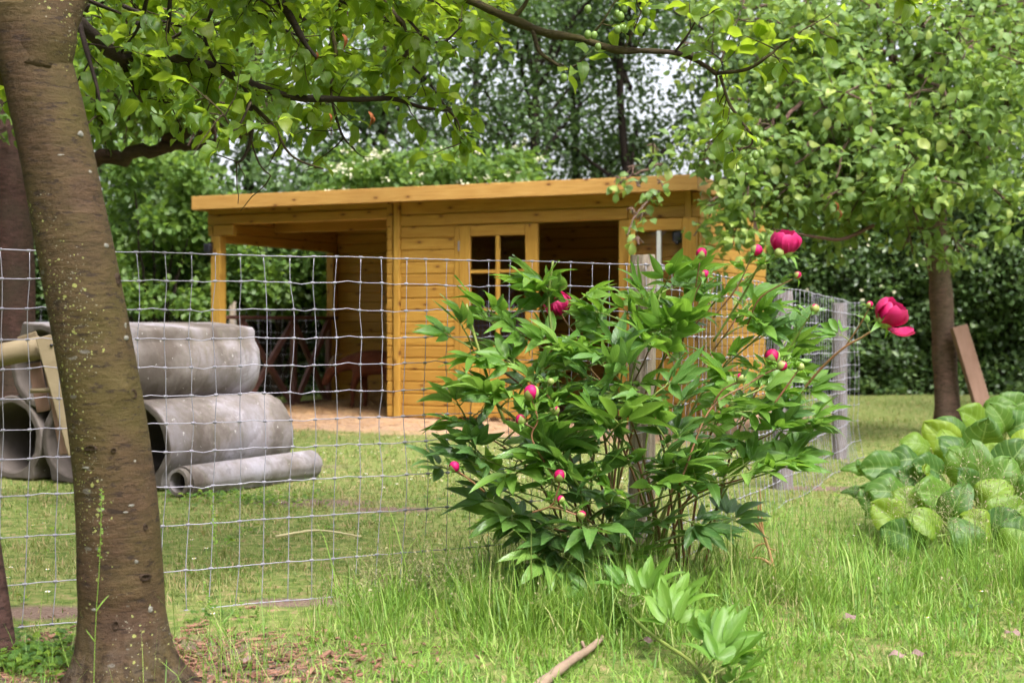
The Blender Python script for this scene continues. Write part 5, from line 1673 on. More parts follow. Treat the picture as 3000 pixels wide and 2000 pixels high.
BRACT = mesh_of("bract", *leaf_tmpl(5, 2, lance, .17, .35, .5, .0, 3), mats=[M['peony_leaf_young']])

def make_peony():
    rr = random.Random(33)
    C = np.array([0.42, 5.28, 0.0])
    root = empty("peony_bush", C, "large leafy peony bush with magenta buds and two open flowers", "peony")
    stems = []
    def basept(tip):
        a = rr.uniform(0, 6.28); r = 0.24 * math.sqrt(rr.random())
        b = C + np.array([math.cos(a) * r * 1.15, math.sin(a) * r * .7, -0.01])
        b[0] += 0.16 * np.clip(tip[0] - C[0], -.8, .8)
        return b
    nleaf = [0]
    def add_leaf(p, az, el, size, pool, roll=0.0):
        if nleaf[0] >= 299: return
        d = np.array([math.cos(az) * math.cos(el), math.sin(az) * math.cos(el), math.sin(el)])
        n = unit(np.array([rr.gauss(0, .32), rr.gauss(-.25, .3), 1.0]))
        place("leaf", rr.choice(pool), root, p, d, n, size)
        nleaf[0] += 1
    def stem(pts, r0=0.0055, r1=0.003, mat='stem', n=22):
        pp = smooth_path(pts, n)
        V, F, U = tube(pp, np.linspace(r0, r1, n), 8)
        obj("stem", mesh_of("stem", V, F, U, mats=[M[mat]]), root)
        return pp
    # ---- leafy shoots: tips laid out over the dome (photo pixel, depth)
    tips = [(1345, 1020, 5.15), (1500, 960, 5.2), (1565, 885, 5.25), (1650, 900, 5.3), (1830, 940, 5.25), (1930, 850, 5.2), (2000, 845, 5.3), (2080, 890, 5.35), (2170, 930, 5.3), (2240, 960, 5.25), (2290, 1040, 5.3), 
            (1330, 1235, 5.1), (1420, 1190, 5.0), (1310, 1390, 5.1), (1390, 1350, 5.0), (1480, 1290, 4.95), (1490, 1400, 4.9), (1500, 1510, 4.95), (1590, 1350, 4.85), (1610, 1470, 4.85), (1600, 1550, 4.9), (1700, 1420, 4.8), (1720, 1530, 4.85), (1780, 1290, 4.8),
            (1560, 1120, 5.0), (1640, 1050, 5.1), (1730, 1080, 5.05), (1820, 1120, 4.95), (1910, 1030, 5.1), (1900, 1180, 4.9), (1990, 1000, 5.15), (1950, 1300, 4.85), (2150, 1190, 4.95),
            (2240, 1130, 5.1), (2250, 1270, 5.0), (2300, 1170, 5.15), (2310, 1270, 5.1), (2300, 1370, 5.05), (2200, 1390, 4.95), (2110, 1400, 4.9), (2040, 1420, 4.9), (1880, 1400, 4.85), (1830, 1450, 4.8), (1600, 1230, 4.95),
            (1500, 1080, 5.4), (1900, 940, 5.65), (2250, 1080, 5.65),
            (1620, 1630, 4.84), (1720, 1620, 4.84), (1480, 1470, 5.3), (1640, 1560, 5.2), (2060, 1530, 5.1), (1960, 1520, 4.95)]
    for x, y, d in tips:
        tip = at(x + rr.uniform(-14, 14) + (38 if x < 1460 else 0), y + rr.uniform(-10, 10), d)
        b = basept(tip)
        mid = b * .45 + tip * .55
        mid[2] = max(b[2] + .08, tip[2] * rr.uniform(.62, .74))
        mid[:2] = b[:2] * .55 + tip[:2] * .45
        pp = stem([b, mid, tip], .0055, .0026, rr.choice(('stem', 'stem', 'stem_red')))
        a0 = rr.uniform(0, 6.28)
        out = math.atan2(tip[1] - C[1], tip[0] - C[0])
        hgt = tip[2]
        young = y < 1060 or x > 2150
        ts = [1.0, 1.0, .88, .74] if hgt > .45 else [1.0, 1.0, .84]
        for k, t in enumerate(ts):
            p = pp[min(len(pp) - 1, int(t * (len(pp) - 1)))]
            az = a0 + k * 2.4 + rr.gauss(0, .25)
            if k < 2: az = out + (-.75 if k == 0 else .75) + rr.gauss(0, .35)
            if rr.random() < .35: az = -math.pi / 2 + rr.gauss(0, .9)       # many leaves turn to the open, lit side
            el = rr.uniform(.1, .8) if k < 3 else rr.uniform(-.05, .5)
            if y > 1480: el -= .45
            size = rr.uniform(.235, .325) * (1.0 if k else .92) * (.84 if x > 2200 else .9 if x < 1420 else 1.0)
            pool = PEONY_YOUNG if (young and rr.random() < .7) or rr.random() < .15 else PEONY_LEAVES
            add_leaf(p, az, el, size, pool)
    # ---- flower and bud stalks
    def stalk(pts, r0=.0042, r1=.0028, mat='stem_red', leaves=()):
        pp = stem([at(*p) for p in pts], r0, r1, mat, 26)
        for t, az, el, s_ in leaves:
            add_leaf(pp[int(t * 25)], az, el, s_, PEONY_SMALL if s_ < .17 else PEONY_YOUNG)
        return pp
    def bud(x, y, d, r, axis=(0.1, -0.2, 1), green=0.0, open_=False):
        p = at(x, y, d)
        o = bpy.data.objects.new("bud", None); COL.objects.link(o); o.parent = root
        X, Y_, Z = frames(np.array([0, 1, 0.0]) if abs(axis[1]) < .9 else np.array([1, 0, 0.0]), np.asarray(axis, float))
        Zv = unit(np.asarray(axis, float)); Xv = unit(np.cross((0, 1, 0.01), Zv)); Yv = np.cross(Zv, Xv)
        o.matrix_local = Matrix.Translation(-WORLDLOC[root.name]) @ Matrix(((Xv[0] * r, Yv[0] * r, Zv[0] * r, p[0]), (Xv[1] * r, Yv[1] * r, Zv[1] * r, p[1]), (Xv[2] * r, Yv[2] * r, Zv[2] * r, p[2]), (0, 0, 0, 1)))
        c = bpy.data.objects.new("bud_petals", BUD if green < .9 else BUD_GREEN); COL.objects.link(c); c.parent = o
        for k in range(3 if green < .3 else 5):
            s_ = bpy.data.objects.new("sepal", SEPALS[k % 3]); COL.objects.link(s_); s_.parent = o
            s_.rotation_euler = (0, 0, k * (2.1 if green < .3 else 1.27) + rr.random())
            s_.scale = (1, 1, 1) if green < .3 else (1.0 + .012 * k,) * 3
        for k in range(2):
            a = rr.uniform(0, 6.28)
            bpt = p - Zv * r * .95
            place("bract", BRACT, root, bpt, unit(Xv * math.cos(a) + Yv * math.sin(a) + Zv * rr.uniform(-.4, .5)), Zv, rr.uniform(.03, .055))
        return p
    def flower(x, y, d, size, axis, seed):
        q = random.Random(seed)
        p = at(x, y, d)
        o = bpy.data.objects.new("flower", None); COL.objects.link(o); o.parent = root
        Zv = unit(np.asarray(axis, float)); Xv = unit(np.cross((0, 1, 0.01), Zv)); Yv = np.cross(Zv, Xv)
        o.matrix_local = Matrix.Translation(-WORLDLOC[root.name]) @ Matrix(((Xv[0] * size, Yv[0] * size, Zv[0] * size, p[0]), (Xv[1] * size, Yv[1] * size, Zv[1] * size, p[1]), (Xv[2] * size, Yv[2] * size, Zv[2] * size, p[2]), (0, 0, 0, 1)))
        for k in range(15):
            inner = k < 5
            mid = 5 <= k < 10
            a = k * 2.4 + q.uniform(-.2, .2)
            if k == 14 and seed == 2: a = -math.pi / 2
            c = bpy.data.objects.new("petal", PETALS[k % 5]); COL.objects.link(c); c.parent = o
            tilt = (-.02 if inner else .04 if mid else .13) + q.uniform(-.05, .06)
            if k == 14 and seed == 2: tilt = 1.0
            s_ = (.80 if inner else .95 if mid else 1.0) * q.uniform(.92, 1.06)
            ro = (.10 if inner else .17 if mid else .2)
            c.matrix_local = Matrix.Rotation(a, 4, 'Z') @ Matrix.Translation((0, ro, 0)) @ Matrix.Rotation(-tilt, 4, 'X') @ Matrix.Diagonal((s_, s_, s_, 1))
        for k in range(4):
            s_ = bpy.data.objects.new("sepal", SEPALS[k % 3]); COL.objects.link(s_); s_.parent = o
            s_.matrix_local = Matrix.Translation((0, 0, .30)) @ Matrix.Rotation(k * 1.6, 4, 'Z') @ Matrix.Diagonal((.36, .36, .36, 1))
        for k in range(3):
            a = rr.uniform(0, 6.28)
            place("bract", BRACT, root, p, unit(Xv * math.cos(a) + Yv * math.sin(a) - Zv * .2), Zv, rr.uniform(.05, .09))
        return o
    stalk([(2090, 1000, 5.2), (2180, 860, 5.15), (2225, 780, 5.1), (2282, 752, 5.08)], .0045, .0035, 'stem', ((.55, 2.6, .4, .12), (.97, 3.4, .1, .11), (.98, -.3, .1, .12)))
    flower(2296, 750, 5.06, .088, (.06, -.22, 1), 1)
    bud(2282, 740, 5.02, .0155, (-.2, -.4, 1), 1.0)
    stalk([(2330, 1170, 5.15), (2400, 1085, 5.1), (2470, 1020, 5.05), (2530, 985, 5.02), (2578, 952, 5.0)], .005, .0035, 'stem_red', ((.62, 2.3, .5, .17), (.85, 2.0, .9, .14)))
    flower(2580, 950, 5.0, .096, (.62, -.30, .85), 2)
    stalk([(2480, 1010, 5.05), (2520, 950, 5.02), (2545, 905, 5.0)], .003, .0022)
    bud(2548, 892, 5.0, .012, (.5, -.1, 1), .2)
    # half hidden bloom on the left
    flower(1645, 925, 5.33, .085, (-.35, -.4, 1), 3)
    # buds: stalk end, size
    for pts, x, y, r, ax, g in (
        ([(2000, 1000, 5.2), (2030, 880, 5.15), (2050, 770, 5.1)], 2055, 742, .0195, (.1, -.2, 1), .0),
        ([(2000, 1000, 5.15), (2030, 880, 5.12), (2060, 815, 5.1)], 2066, 803, .0150, (.3, -.2, 1), .0),
        ([(2090, 930, 5.15), (2160, 840, 5.1), (2205, 745, 5.08)], 2217, 733, .0200, (.7, -.2, .8), .0),
        ([(2180, 830, 5.12), (2210, 800, 5.1), (2232, 786, 5.08)], 2236, 780, .0112, (.4, -.2, 1), 1.0),
        ([(2190, 950, 5.15), (2230, 870, 5.1), (2325, 816, 5.08)], 2337, 806, .0130, (.8, -.1, .7), .0),
        ([(2290, 1060, 5.2), (2350, 960, 5.15), (2380, 915, 5.12)], 2387, 903, .0150, (.3, -.1, 1), .5),
        ([(1990, 1420, 4.85), (2080, 1200, 4.9), (2200, 1120, 4.95), (2255, 1062, 4.97)], 2262, 1044, .0245, (.1, -.3, 1), .0),
        ([(2200, 1120, 4.95), (2250, 1090, 4.95), (2285, 1078, 4.95)], 2292, 1071, .0160, (.7, -.3, .5), .6),
        ([(2270, 1180, 5.0), (2320, 1110, 5.0), (2340, 1082, 5.0)], 2346, 1074, .0120, (.5, -.2, .7), 1.0),
        ([(2090, 1180, 4.9), (2120, 1140, 4.88), (2165, 1118, 4.88)], 2171, 1107, .0165, (.3, -.3, 1), .6),
        ([(1640, 1420, 4.85), (1560, 1290, 4.85), (1575, 1230, 4.85), (1556, 1165, 4.85)], 1556, 1149, .0240, (-.05, -.3, 1), .2),
        ([(1565, 1255, 4.85), (1545, 1245, 4.85), (1530, 1236, 4.85)], 1525, 1228, .0160, (-.2, -.3, 1), .5),
        ([(1585, 1215, 4.86), (1605, 1210, 4.85), (1620, 1206, 4.85)], 1625, 1200, .0150, (.3, -.3, 1), .7),
        ([(1620, 1180, 5.0), (1600, 1150, 4.98), (1610, 1125, 4.97)], 1613, 1117, .0110, (0, -.2, 1), 1.0),
        ([(1420, 1440, 4.95), (1370, 1400, 4.93), (1338, 1378, 4.92)], 1331, 1366, .0175, (-.1, -.3, 1), .2),
        ([(1560, 1500, 4.8), (1615, 1480, 4.78), (1632, 1440, 4.77), (1640, 1405, 4.77)], 1640, 1392, .0185, (.0, -.3, 1), .1),
        ([(1610, 1490, 4.78), (1632, 1475, 4.77)], 1643, 1462, .0125, (.2, -.3, 1), .3),
        ([(1610, 1485, 4.78), (1640, 1490, 4.76), (1690, 1508, 4.75)], 1704, 1506, .0135, (.9, -.3, .2), .7)):
        if y > 1000: pts = [(a_, b_, c_ - .16) for a_, b_, c_ in pts]
        stalk(pts, .0036, .0024, 'stem_red' if rr.random() < .6 else 'stem', ((.72, rr.uniform(0, 6.28), .5, .12), (.9, rr.uniform(0, 6.28), .6, .10)))
        bud(x, y, pts[-1][2] - .01, r, ax, g)
    # two cut stems standing above the leaves
    for pts in ([(1640, 1180, 5.1), (1625, 1040, 5.1), (1607, 880, 5.1), (1620, 764, 5.1)], [(1480, 1240, 5.05), (1440, 1140, 5.05), (1398, 1010, 5.05), (1366, 890, 5.05)]):
        stalk(pts, .0062, .0045, 'stem')
    # shoot sprawling to the lower right
    pp = stem([at(*p) for p in ((1750, 1730, 5.0), (1815, 1770, 4.6), (1905, 1855, 4.15), (2015, 1930, 3.92), (2065, 1985, 3.78), (2095, 2040, 3.66))], .0062, .005, 'stem', 30)
    for t, az, el, s_ in ((.04, 1.9, .8, .22), (.08, .6, .7, .22), (.12, 2.6, .5, .20), (.2, 3.3, .3, .22), (.36, 1.2, .9, .24), (.45, .9, .75, .25), (.55, 1.6, .9, .22), (.6, .2, .6, .24), (.70, .6, .8, .22), (.78, .5, .7, .24), (.86, .1, .5, .22), (.97, .3, .4, .22), (.3, 1.8, .8, .20), (.9, 1.2, .6, .2)):
        add_leaf(pp[int(t * 29)] , az, el, s_, PEONY_YOUNG)
    print("peony leaves", nleaf[0])
make_peony()

# ================================================================== BERGENIA
def make_bergenia():
    rr = random.Random(12)
    c = np.array([2.35, 7.0, 0])
    root = empty("bergenia_clump", c, "clump of big round glossy leaves growing at the right picture edge", "plant")
    def crinkled(k):
        V, F, U = leaf_tmpl(14, 10, roundp, .47, (.16, -.14, .30, -.08)[k], (.6, .45, .3, .75)[k], .16, k)
        V[:, 2] += 0.020 * np.sin((U[:, 1] * 6 - np.abs(U[:, 0]) * 1.6) * 6.283) * np.abs(U[:, 0]) ** .6 - .05 * np.exp(-(U[:, 0] / .12) ** 2)
        V[:, 2] -= .16 * np.maximum(0, np.abs(U[:, 0]) - .7) ** 2 * 6
        return mesh_of("leaf", V, F, U, mats=[M['bergenia']])
    tm = [crinkled(k) for k in range(4)]
    specs = [(2590, 1330, 6.5, 2.6), (2660, 1310, 6.6, 2.2), (2740, 1340, 6.4, 2.0), (2810, 1290, 6.7, 1.6), (2880, 1260, 6.8, 1.4), (2930, 1210, 7.2, 1.2), (2990, 1210, 7.2, 1.0), (2860, 1200, 7.4, 2.2), (2800, 1225, 7.3, 2.6), (2960, 1310, 6.5, 1.0), (3020, 1330, 6.4, .6),
             (2870, 1350, 6.3, 1.8), (2760, 1410, 6.1, 2.8), (2680, 1430, 6.1, 2.9), (2640, 1400, 6.2, 2.4), (2800, 1460, 5.95, 1.4), (2910, 1410, 6.1, .9), (2960, 1460, 5.95, .8), (2880, 1500, 5.85, 2.4), (2990, 1530, 5.8, .4), (2600, 1470, 6.0, 3.2), (2640, 1530, 5.9, 3.3), (2580, 1420, 6.2, 3.3), (2720, 1500, 5.9, 2.2), (2950, 1570, 5.75, 1.5), (3040, 1450, 6.0, .2),
             (2720, 1380, 6.3, 1.9), (2930, 1360, 6.2, .8), (3010, 1260, 6.9, .6), (2830, 1330, 6.5, 2.4), (2770, 1250, 7.1, 2.0), (2960, 1160, 7.6, 1.2), (2900, 1170, 7.6, 1.8), (3020, 1400, 6.1, .5), (2850, 1560, 5.7, 1.5), (2920, 1500, 5.85, 1.2), (2690, 1370, 6.4, 2.6), (2620, 1370, 6.4, 2.9),
             (2700, 1270, 6.9, 2.2), (2780, 1300, 6.8, 1.8), (2900, 1310, 6.6, 1.2), (2840, 1400, 6.2, 2.0)]
    sm = MB()
    for x, y, d, az in specs:
        tip = at(x + rr.uniform(-10, 10), y, d)
        b = np.array([tip[0] * .6 + c[0] * .4, d + .15, 0.0])
        size = rr.uniform(.15, .21)
        az += rr.gauss(0, .3)
        el = rr.uniform(.1, .85)
        dv = np.array([math.cos(az) * math.cos(el), -abs(math.sin(az)) * .35 * math.cos(el), math.sin(el)])
        org = tip - dv * size * .5 + [0, 0, -size * .35]
        org[2] = max(org[2], .04)
        n = unit(np.array([rr.gauss(0, .3), -1.0, rr.uniform(.3, .9)]))
        pts = smooth_path([b, (b + org) / 2 + [0, 0, .04], org], 8)
        V, F, U = tube(pts, .006, 6)
        lf = place("leaf", rr.choice(tm), root, org, dv, n, size)
        pe = obj("leaf_stalk", mesh_of("leaf_stalk", V, F, U, mats=[M['stem']]), root)
    # smaller wavy weed leaves at its left foot
    for k in range(26):
        x, y = rr.uniform(2530, 2690), rr.uniform(1330, 1560)
        p = at(x, y, 6.3 + (1560 - y) * .003); p[2] = max(.02, p[2])
        place("weed_leaf", rr.choice(tm), root, p, (rr.gauss(0, 1), rr.gauss(-.5, .5), rr.uniform(.1, .9)), (rr.gauss(0, .3), -.8, .8), rr.uniform(.07, .12), .7)
make_bergenia()

# ================================================================== GRASS
def blade_tmpl(seg, bend, w=0.5):
    V, U, F = [], [], []
    for i in range(seg):
        t = i / seg
        wd = w * (1 - t ** 1.6 * .75)
        V += [(-wd, t * math.cos(bend * t * .6), 0), (wd, t * math.cos(bend * t * .6), 0)]
        for v in (-2, -1): V[v] = (V[v][0], V[v][1], -bend * t * t * .5)
        U += [(-1, t), (1, t)]
    V.append((0, math.cos(bend * .6), -bend * .5)); U.append((0, 1))
    for i in range(seg - 1):
        a = 2 * i
        F += [(a, a + 1, a + 3), (a, a + 3, a + 2)]
    a = 2 * (seg - 1)
    F.append((a, a + 1, a + 2))
    return np.array(V, float), np.array(F), np.array(U)
BL = [blade_tmpl(3, b) for b in (.1, .5, .9, 1.3)]
BL2 = [blade_tmpl(2, b) for b in (.3, .9)]
def in_view(X, Y, pad=.25):
    return np.abs(X) < Y * .362 + pad
def blades(mb, X, Y, H, Wd, tm, lean=.35, rnd=None):
    n = len(X)
    Z = np.zeros(n)
    O = np.stack([X, Y, Z - .004], 1)
    a = RNG.uniform(0, 6.283, n)
    l = np.abs(RNG.normal(0, lean, n))
    D = np.stack([np.cos(a) * l, np.sin(a) * l, np.ones(n)], 1)
    N = np.stack([-np.cos(a), -np.sin(a), l], 1) + RNG.normal(0, .2, (n, 3))
    k = RNG.integers(0, len(tm), n)
    rnd = RNG.random(n) if rnd is None else rnd
    for q in range(len(tm)):
        s = k == q
        if s.any():
            mb.add(*scatter(*tm[q], O[s], D[s], N[s], H[s], rnd[s], (Wd / H)[s]))
FENCE_N = np.array([unit(F1 - F0)[1], -unit(F1 - F0)[0]])
def before_fence(X, Y):
    """1 on the camera's side of the netting"""
    s1 = (X - F0[0]) * FENCE_N[0] + (Y - F0[1]) * FENCE_N[1]
    n2 = np.array([unit(F2 - F1)[1], -unit(F2 - F1)[0]])
    s2 = (X - F1[0]) * n2[0] + (Y - F1[1]) * n2[1]
    return (s1 > 0) | (s2 > 0)
def vnoise(X, Y, sc_, z=0.0):
    return np.array([noise.noise((a * sc_, b * sc_, z)) for a, b in zip(X, Y)])
def lawn():
    mb = MB()
    for y0, y1, n, h, w, tm in ((3.5, 6.5, 60000, .026, .0036, BL2), (6.5, 10, 66000, .028, .0050, BL2), (10, 19.3, 60000, .036, .0080, [blade_tmpl(1, .2)] + BL2[:1])):
        Y = np.sqrt(RNG.uniform(y0 ** 2, y1 ** 2, n)); X = RNG.uniform(-1, 1, n) * (Y * .362 + .35)
        m, sw = soil_amount(X, Y)
        nz = vnoise(X, Y, 2.2)
        keep = (RNG.random(n) > np.clip(m * .95, 0, .9)) & (RNG.random(n) > sw * 1.1) & (RNG.random(n) < .72 + .6 * nz)
        X, Y, nz = X[keep], Y[keep], nz[keep]
        H = h * RNG.uniform(.5, 1.5, len(X)) * (1 + .5 * nz)
        rnd = np.clip(.42 - .45 * vnoise(X, Y, 1.4, 4.0) - .5 * vnoise(X, Y, 5.5, 8.0) + RNG.normal(0, .24, len(X)), 0, .999)
        blades(mb, X, Y, H, np.full(len(X), w), tm, 1.1, rnd)
    # darker tufts standing out of the short turf
    for k in range(420):
        ty = random.Random(k * 7 + 1).uniform(4.9, 12.5); tx = random.Random(k * 7 + 2).uniform(-.36, .36) * ty
        m, sw = soil_amount(np.array([tx]), np.array([ty]))
        if sw[0] > .2: continue
        nn = 22
        blades(mb, RNG.normal(tx, .035, nn), RNG.normal(ty, .035, nn), RNG.uniform(.025, .065, nn), np.full(nn, .0042), BL2, .7, RNG.random(nn) * .35)
    o = obj("lawn_grass", mb.build("lawn_grass", M['lawn'])); tag(o, "short patchy lawn grass covering the ground", "grass", kind='stuff')
lawn()
def long_grass():
    mb = MB()
    def zone(n, cx, cy, sx, sy, h, hs, w, lean, cond=None, rmul=1.0, uni=False):
        X = RNG.uniform(cx - sx, cx + sx, n) if uni else RNG.normal(cx, sx, n)
        Y = RNG.uniform(cy - sy, cy + sy, n) if uni else RNG.normal(cy, sy, n)
        keep = in_view(X, Y) & (Y > 3.3)
        m, sw = soil_amount(X, Y)
        if cond is not None: keep &= cond(X, Y, m)
        # tufts
        t = vnoise(X, Y, 6.0, 2.0)
        keep &= RNG.random(n) < .62 + .9 * t
        X, Y = X[keep], Y[keep]
        H = np.clip(h * (1 + RNG.normal(0, hs, len(X))) * (1 + .5 * t[keep]), .02, None)
        r = np.clip(RNG.random(len(X)) * rmul, 0, .999)
        blades(mb, X, Y, H, np.full(len(X), w) * RNG.uniform(.7, 1.3, len(X)), BL, lean, r)
    fr = lambda X, Y, m: before_fence(X, Y) & (RNG.random(len(X)) > m)
    front = lambda X, Y, m: before_fence(X, Y) & (RNG.random(len(X)) > np.clip(m * 1.6, 0, .98)) & (X > -.75 - .15 * RNG.random(len(X)))
    zone(54000, .9, 4.5, 1.55, .95, .043, .6, .0046, 1.1, front, .95, True)                       # foreground turf
    zone(4400, .20, 4.60, .22, .15, .16, .4, .0042, .45, fr, .7)                                    # long grass before the peony
    zone(3600, .32, 4.98, .36, .13, .18, .4, .0042, .45, lambda X, Y, m: before_fence(X, Y), .6)
    zone(1300, .75, 5.1, .25, .2, .17, .4, .0040, .5, fr, .8)
    zone(4200, 1.75, 5.65, .45, .45, .10, .4, .0040, .4, fr, 1.0)                                      # towards the round leaved plant
    zone(2400, 2.1, 5.25, .35, .18, .20, .3, .0034, .3, fr, 1.0)
    zone(2500, 1.35, 6.6, .4, .6, .12, .4, .0022, .5, fr, .9)
    zone(900, -1.5, 3.85, .22, .16, .10, .5, .0022, .8, None, .8)
    zone(420, -.72, 4.0, .16, .2, .17, .5, .0022, .6, None, .7)
    zone(700, -.45, 4.55, .16, .18, .12, .4, .002, .5, fr, .8)
    o = obj("long_grass", mb.build("long_grass", M['grass'])); tag(o, "long green grass round the peony and along the foreground", "grass", kind='stuff')
long_grass()
def seed_stalk(mb, base, h, rr, mat_s=0, mat_h=1, open_=1.0, lean=None):
    lean = lean if lean is not None else np.array([rr.gauss(0, .10), rr.gauss(0, .10), 0])
    b = np.asarray(base, float)
    pts = smooth_path([b, b + lean * h * .4 + [0, 0, h * .5], b + lean * h + [0, 0, h]], 8)
    mb.tube(pts, np.linspace(.0011, .0006, 8), 4, rr.random(), mat_s, cap=False)
    n = int(18 * open_) + 8
    for k in range(n):
        t = .66 + .34 * k / n
        i = min(6, int(t * 7)); p = pts[i] * (1 - (t * 7 - i)) + pts[i + 1] * (t * 7 - i)
        a = rr.uniform(0, 6.28); sp = .035 * open_ * (1 - (t - .66) / .40) + .004
        e = p + np.array([math.cos(a) * sp, math.sin(a) * sp, rr.uniform(.002, .02)])
        if open_ > .4: mb.tube([p, e], .0004, 3, rr.random(), mat_h, cap=False)
        d = unit(e - p + [0, 0, .005]); s_ = rr.uniform(.006, .010)
        V, F, U, r_ = scatter(*DIAMOND, [e], [d], [unit(np.array([rr.gauss(0, 1), rr.gauss(0, 1), .3]))], s_, np.array([rr.random()]))
        mb.add(V, F, U, r_, mat_h)
def seed_grass():
    rr = random.Random(50)
    mb = MB()
    for k in range(120):
        x, y = rr.gauss(2.05, .42), rr.gauss(5.30, .28)
        if not (abs(x) < y * .37 and y > 4.2 and before_fence(np.array([x]), np.array([y]))[0]): continue
        seed_stalk(mb, (x, y, 0), rr.uniform(.28, .50), rr, open_=rr.uniform(.5, 1.1))
    for k in range(40):
        x, y = rr.uniform(-.6, 2.0), rr.uniform(4.2, 5.2)
        seed_stalk(mb, (x, y, 0), rr.uniform(.14, .28), rr, open_=rr.uniform(.4, 1.0))
    for k in range(26):
        x, y = rr.uniform(-.55, .0), rr.uniform(4.3, 4.8)
        seed_stalk(mb, (x, y, 0), rr.uniform(.16, .27), rr, open_=rr.uniform(.6, 1.0))
    o = obj("flowering_grass", mb.build("flowering_grass", [M['grass'], M['seed']])); tag(o, "feathery flowering grass stalks in front of the round leaved plant", "grass", kind='stuff')
    # single tall stalks one can point at
    for pts, d, lab in (([(272, 1990), (280, 1830), (292, 1640), (298, 1430)], 3.55, "tall thin grass stalk standing before the thick plum trunk"),
                        ([(690, 1990), (650, 1790), (632, 1600), (620, 1440)], 4.0, "tall grass stalk with green seed head right of the plum trunk"),
                        ([(660, 1980), (640, 1860), (620, 1790), (594, 1700)], 4.05, "bent thin grass stalk beside the bare soil by the trunk"),
                        ([(760, 1910), (750, 1840), (755, 1780)], 4.35, "pale dry grass stalk under the bottom fence wire"),
                        ([(2240, 1560), (2250, 1400), (2255, 1290)], 6.2, "thin green grass stalk behind the peony's right side")):
        P3 = [at(*p, d) for p in pts]
        P3[0][2] = 0.0
        root = empty("grass_stalk", P3[0], lab, "grass stalk")
        pp = smooth_path(P3, 16)
        m = MB(); m.tube(pp, np.linspace(.0012, .0006, 16), 5, .3)
        obj("stalk", m.build("stalk", M['grass']), root)
        m = MB()
        for k in range(34):
            t = .68 + .32 * k / 34
            i = min(14, int(t * 15)); p = pp[i]
            p = pp[i] * (1 - (t * 15 - i)) + pp[i + 1] * (t * 15 - i)
            dv = unit(pp[i + 1] - pp[i] + np.array([rr.gauss(0, .3), rr.gauss(0, .3), 0]))
            m.add(*scatter(*DIAMOND, [p], [dv], [unit(np.array([rr.gauss(0, 1), -1, 0]))], .008, np.array([rr.random() * .15])))
        obj("seed_head", m.build("seed_head", M['grass']), root)
        for q in range(2):
            i = rr.randint(2, 6)
            me = mesh_of("blade", *blade_tmpl(5, .8, .035), mats=[M['grass']])
            place("blade", me, root, pp[i], (rr.choice((-.6, .6)), rr.gauss(0, .2), .9), (0, -1, .3), rr.uniform(.04, .07))
seed_grass()

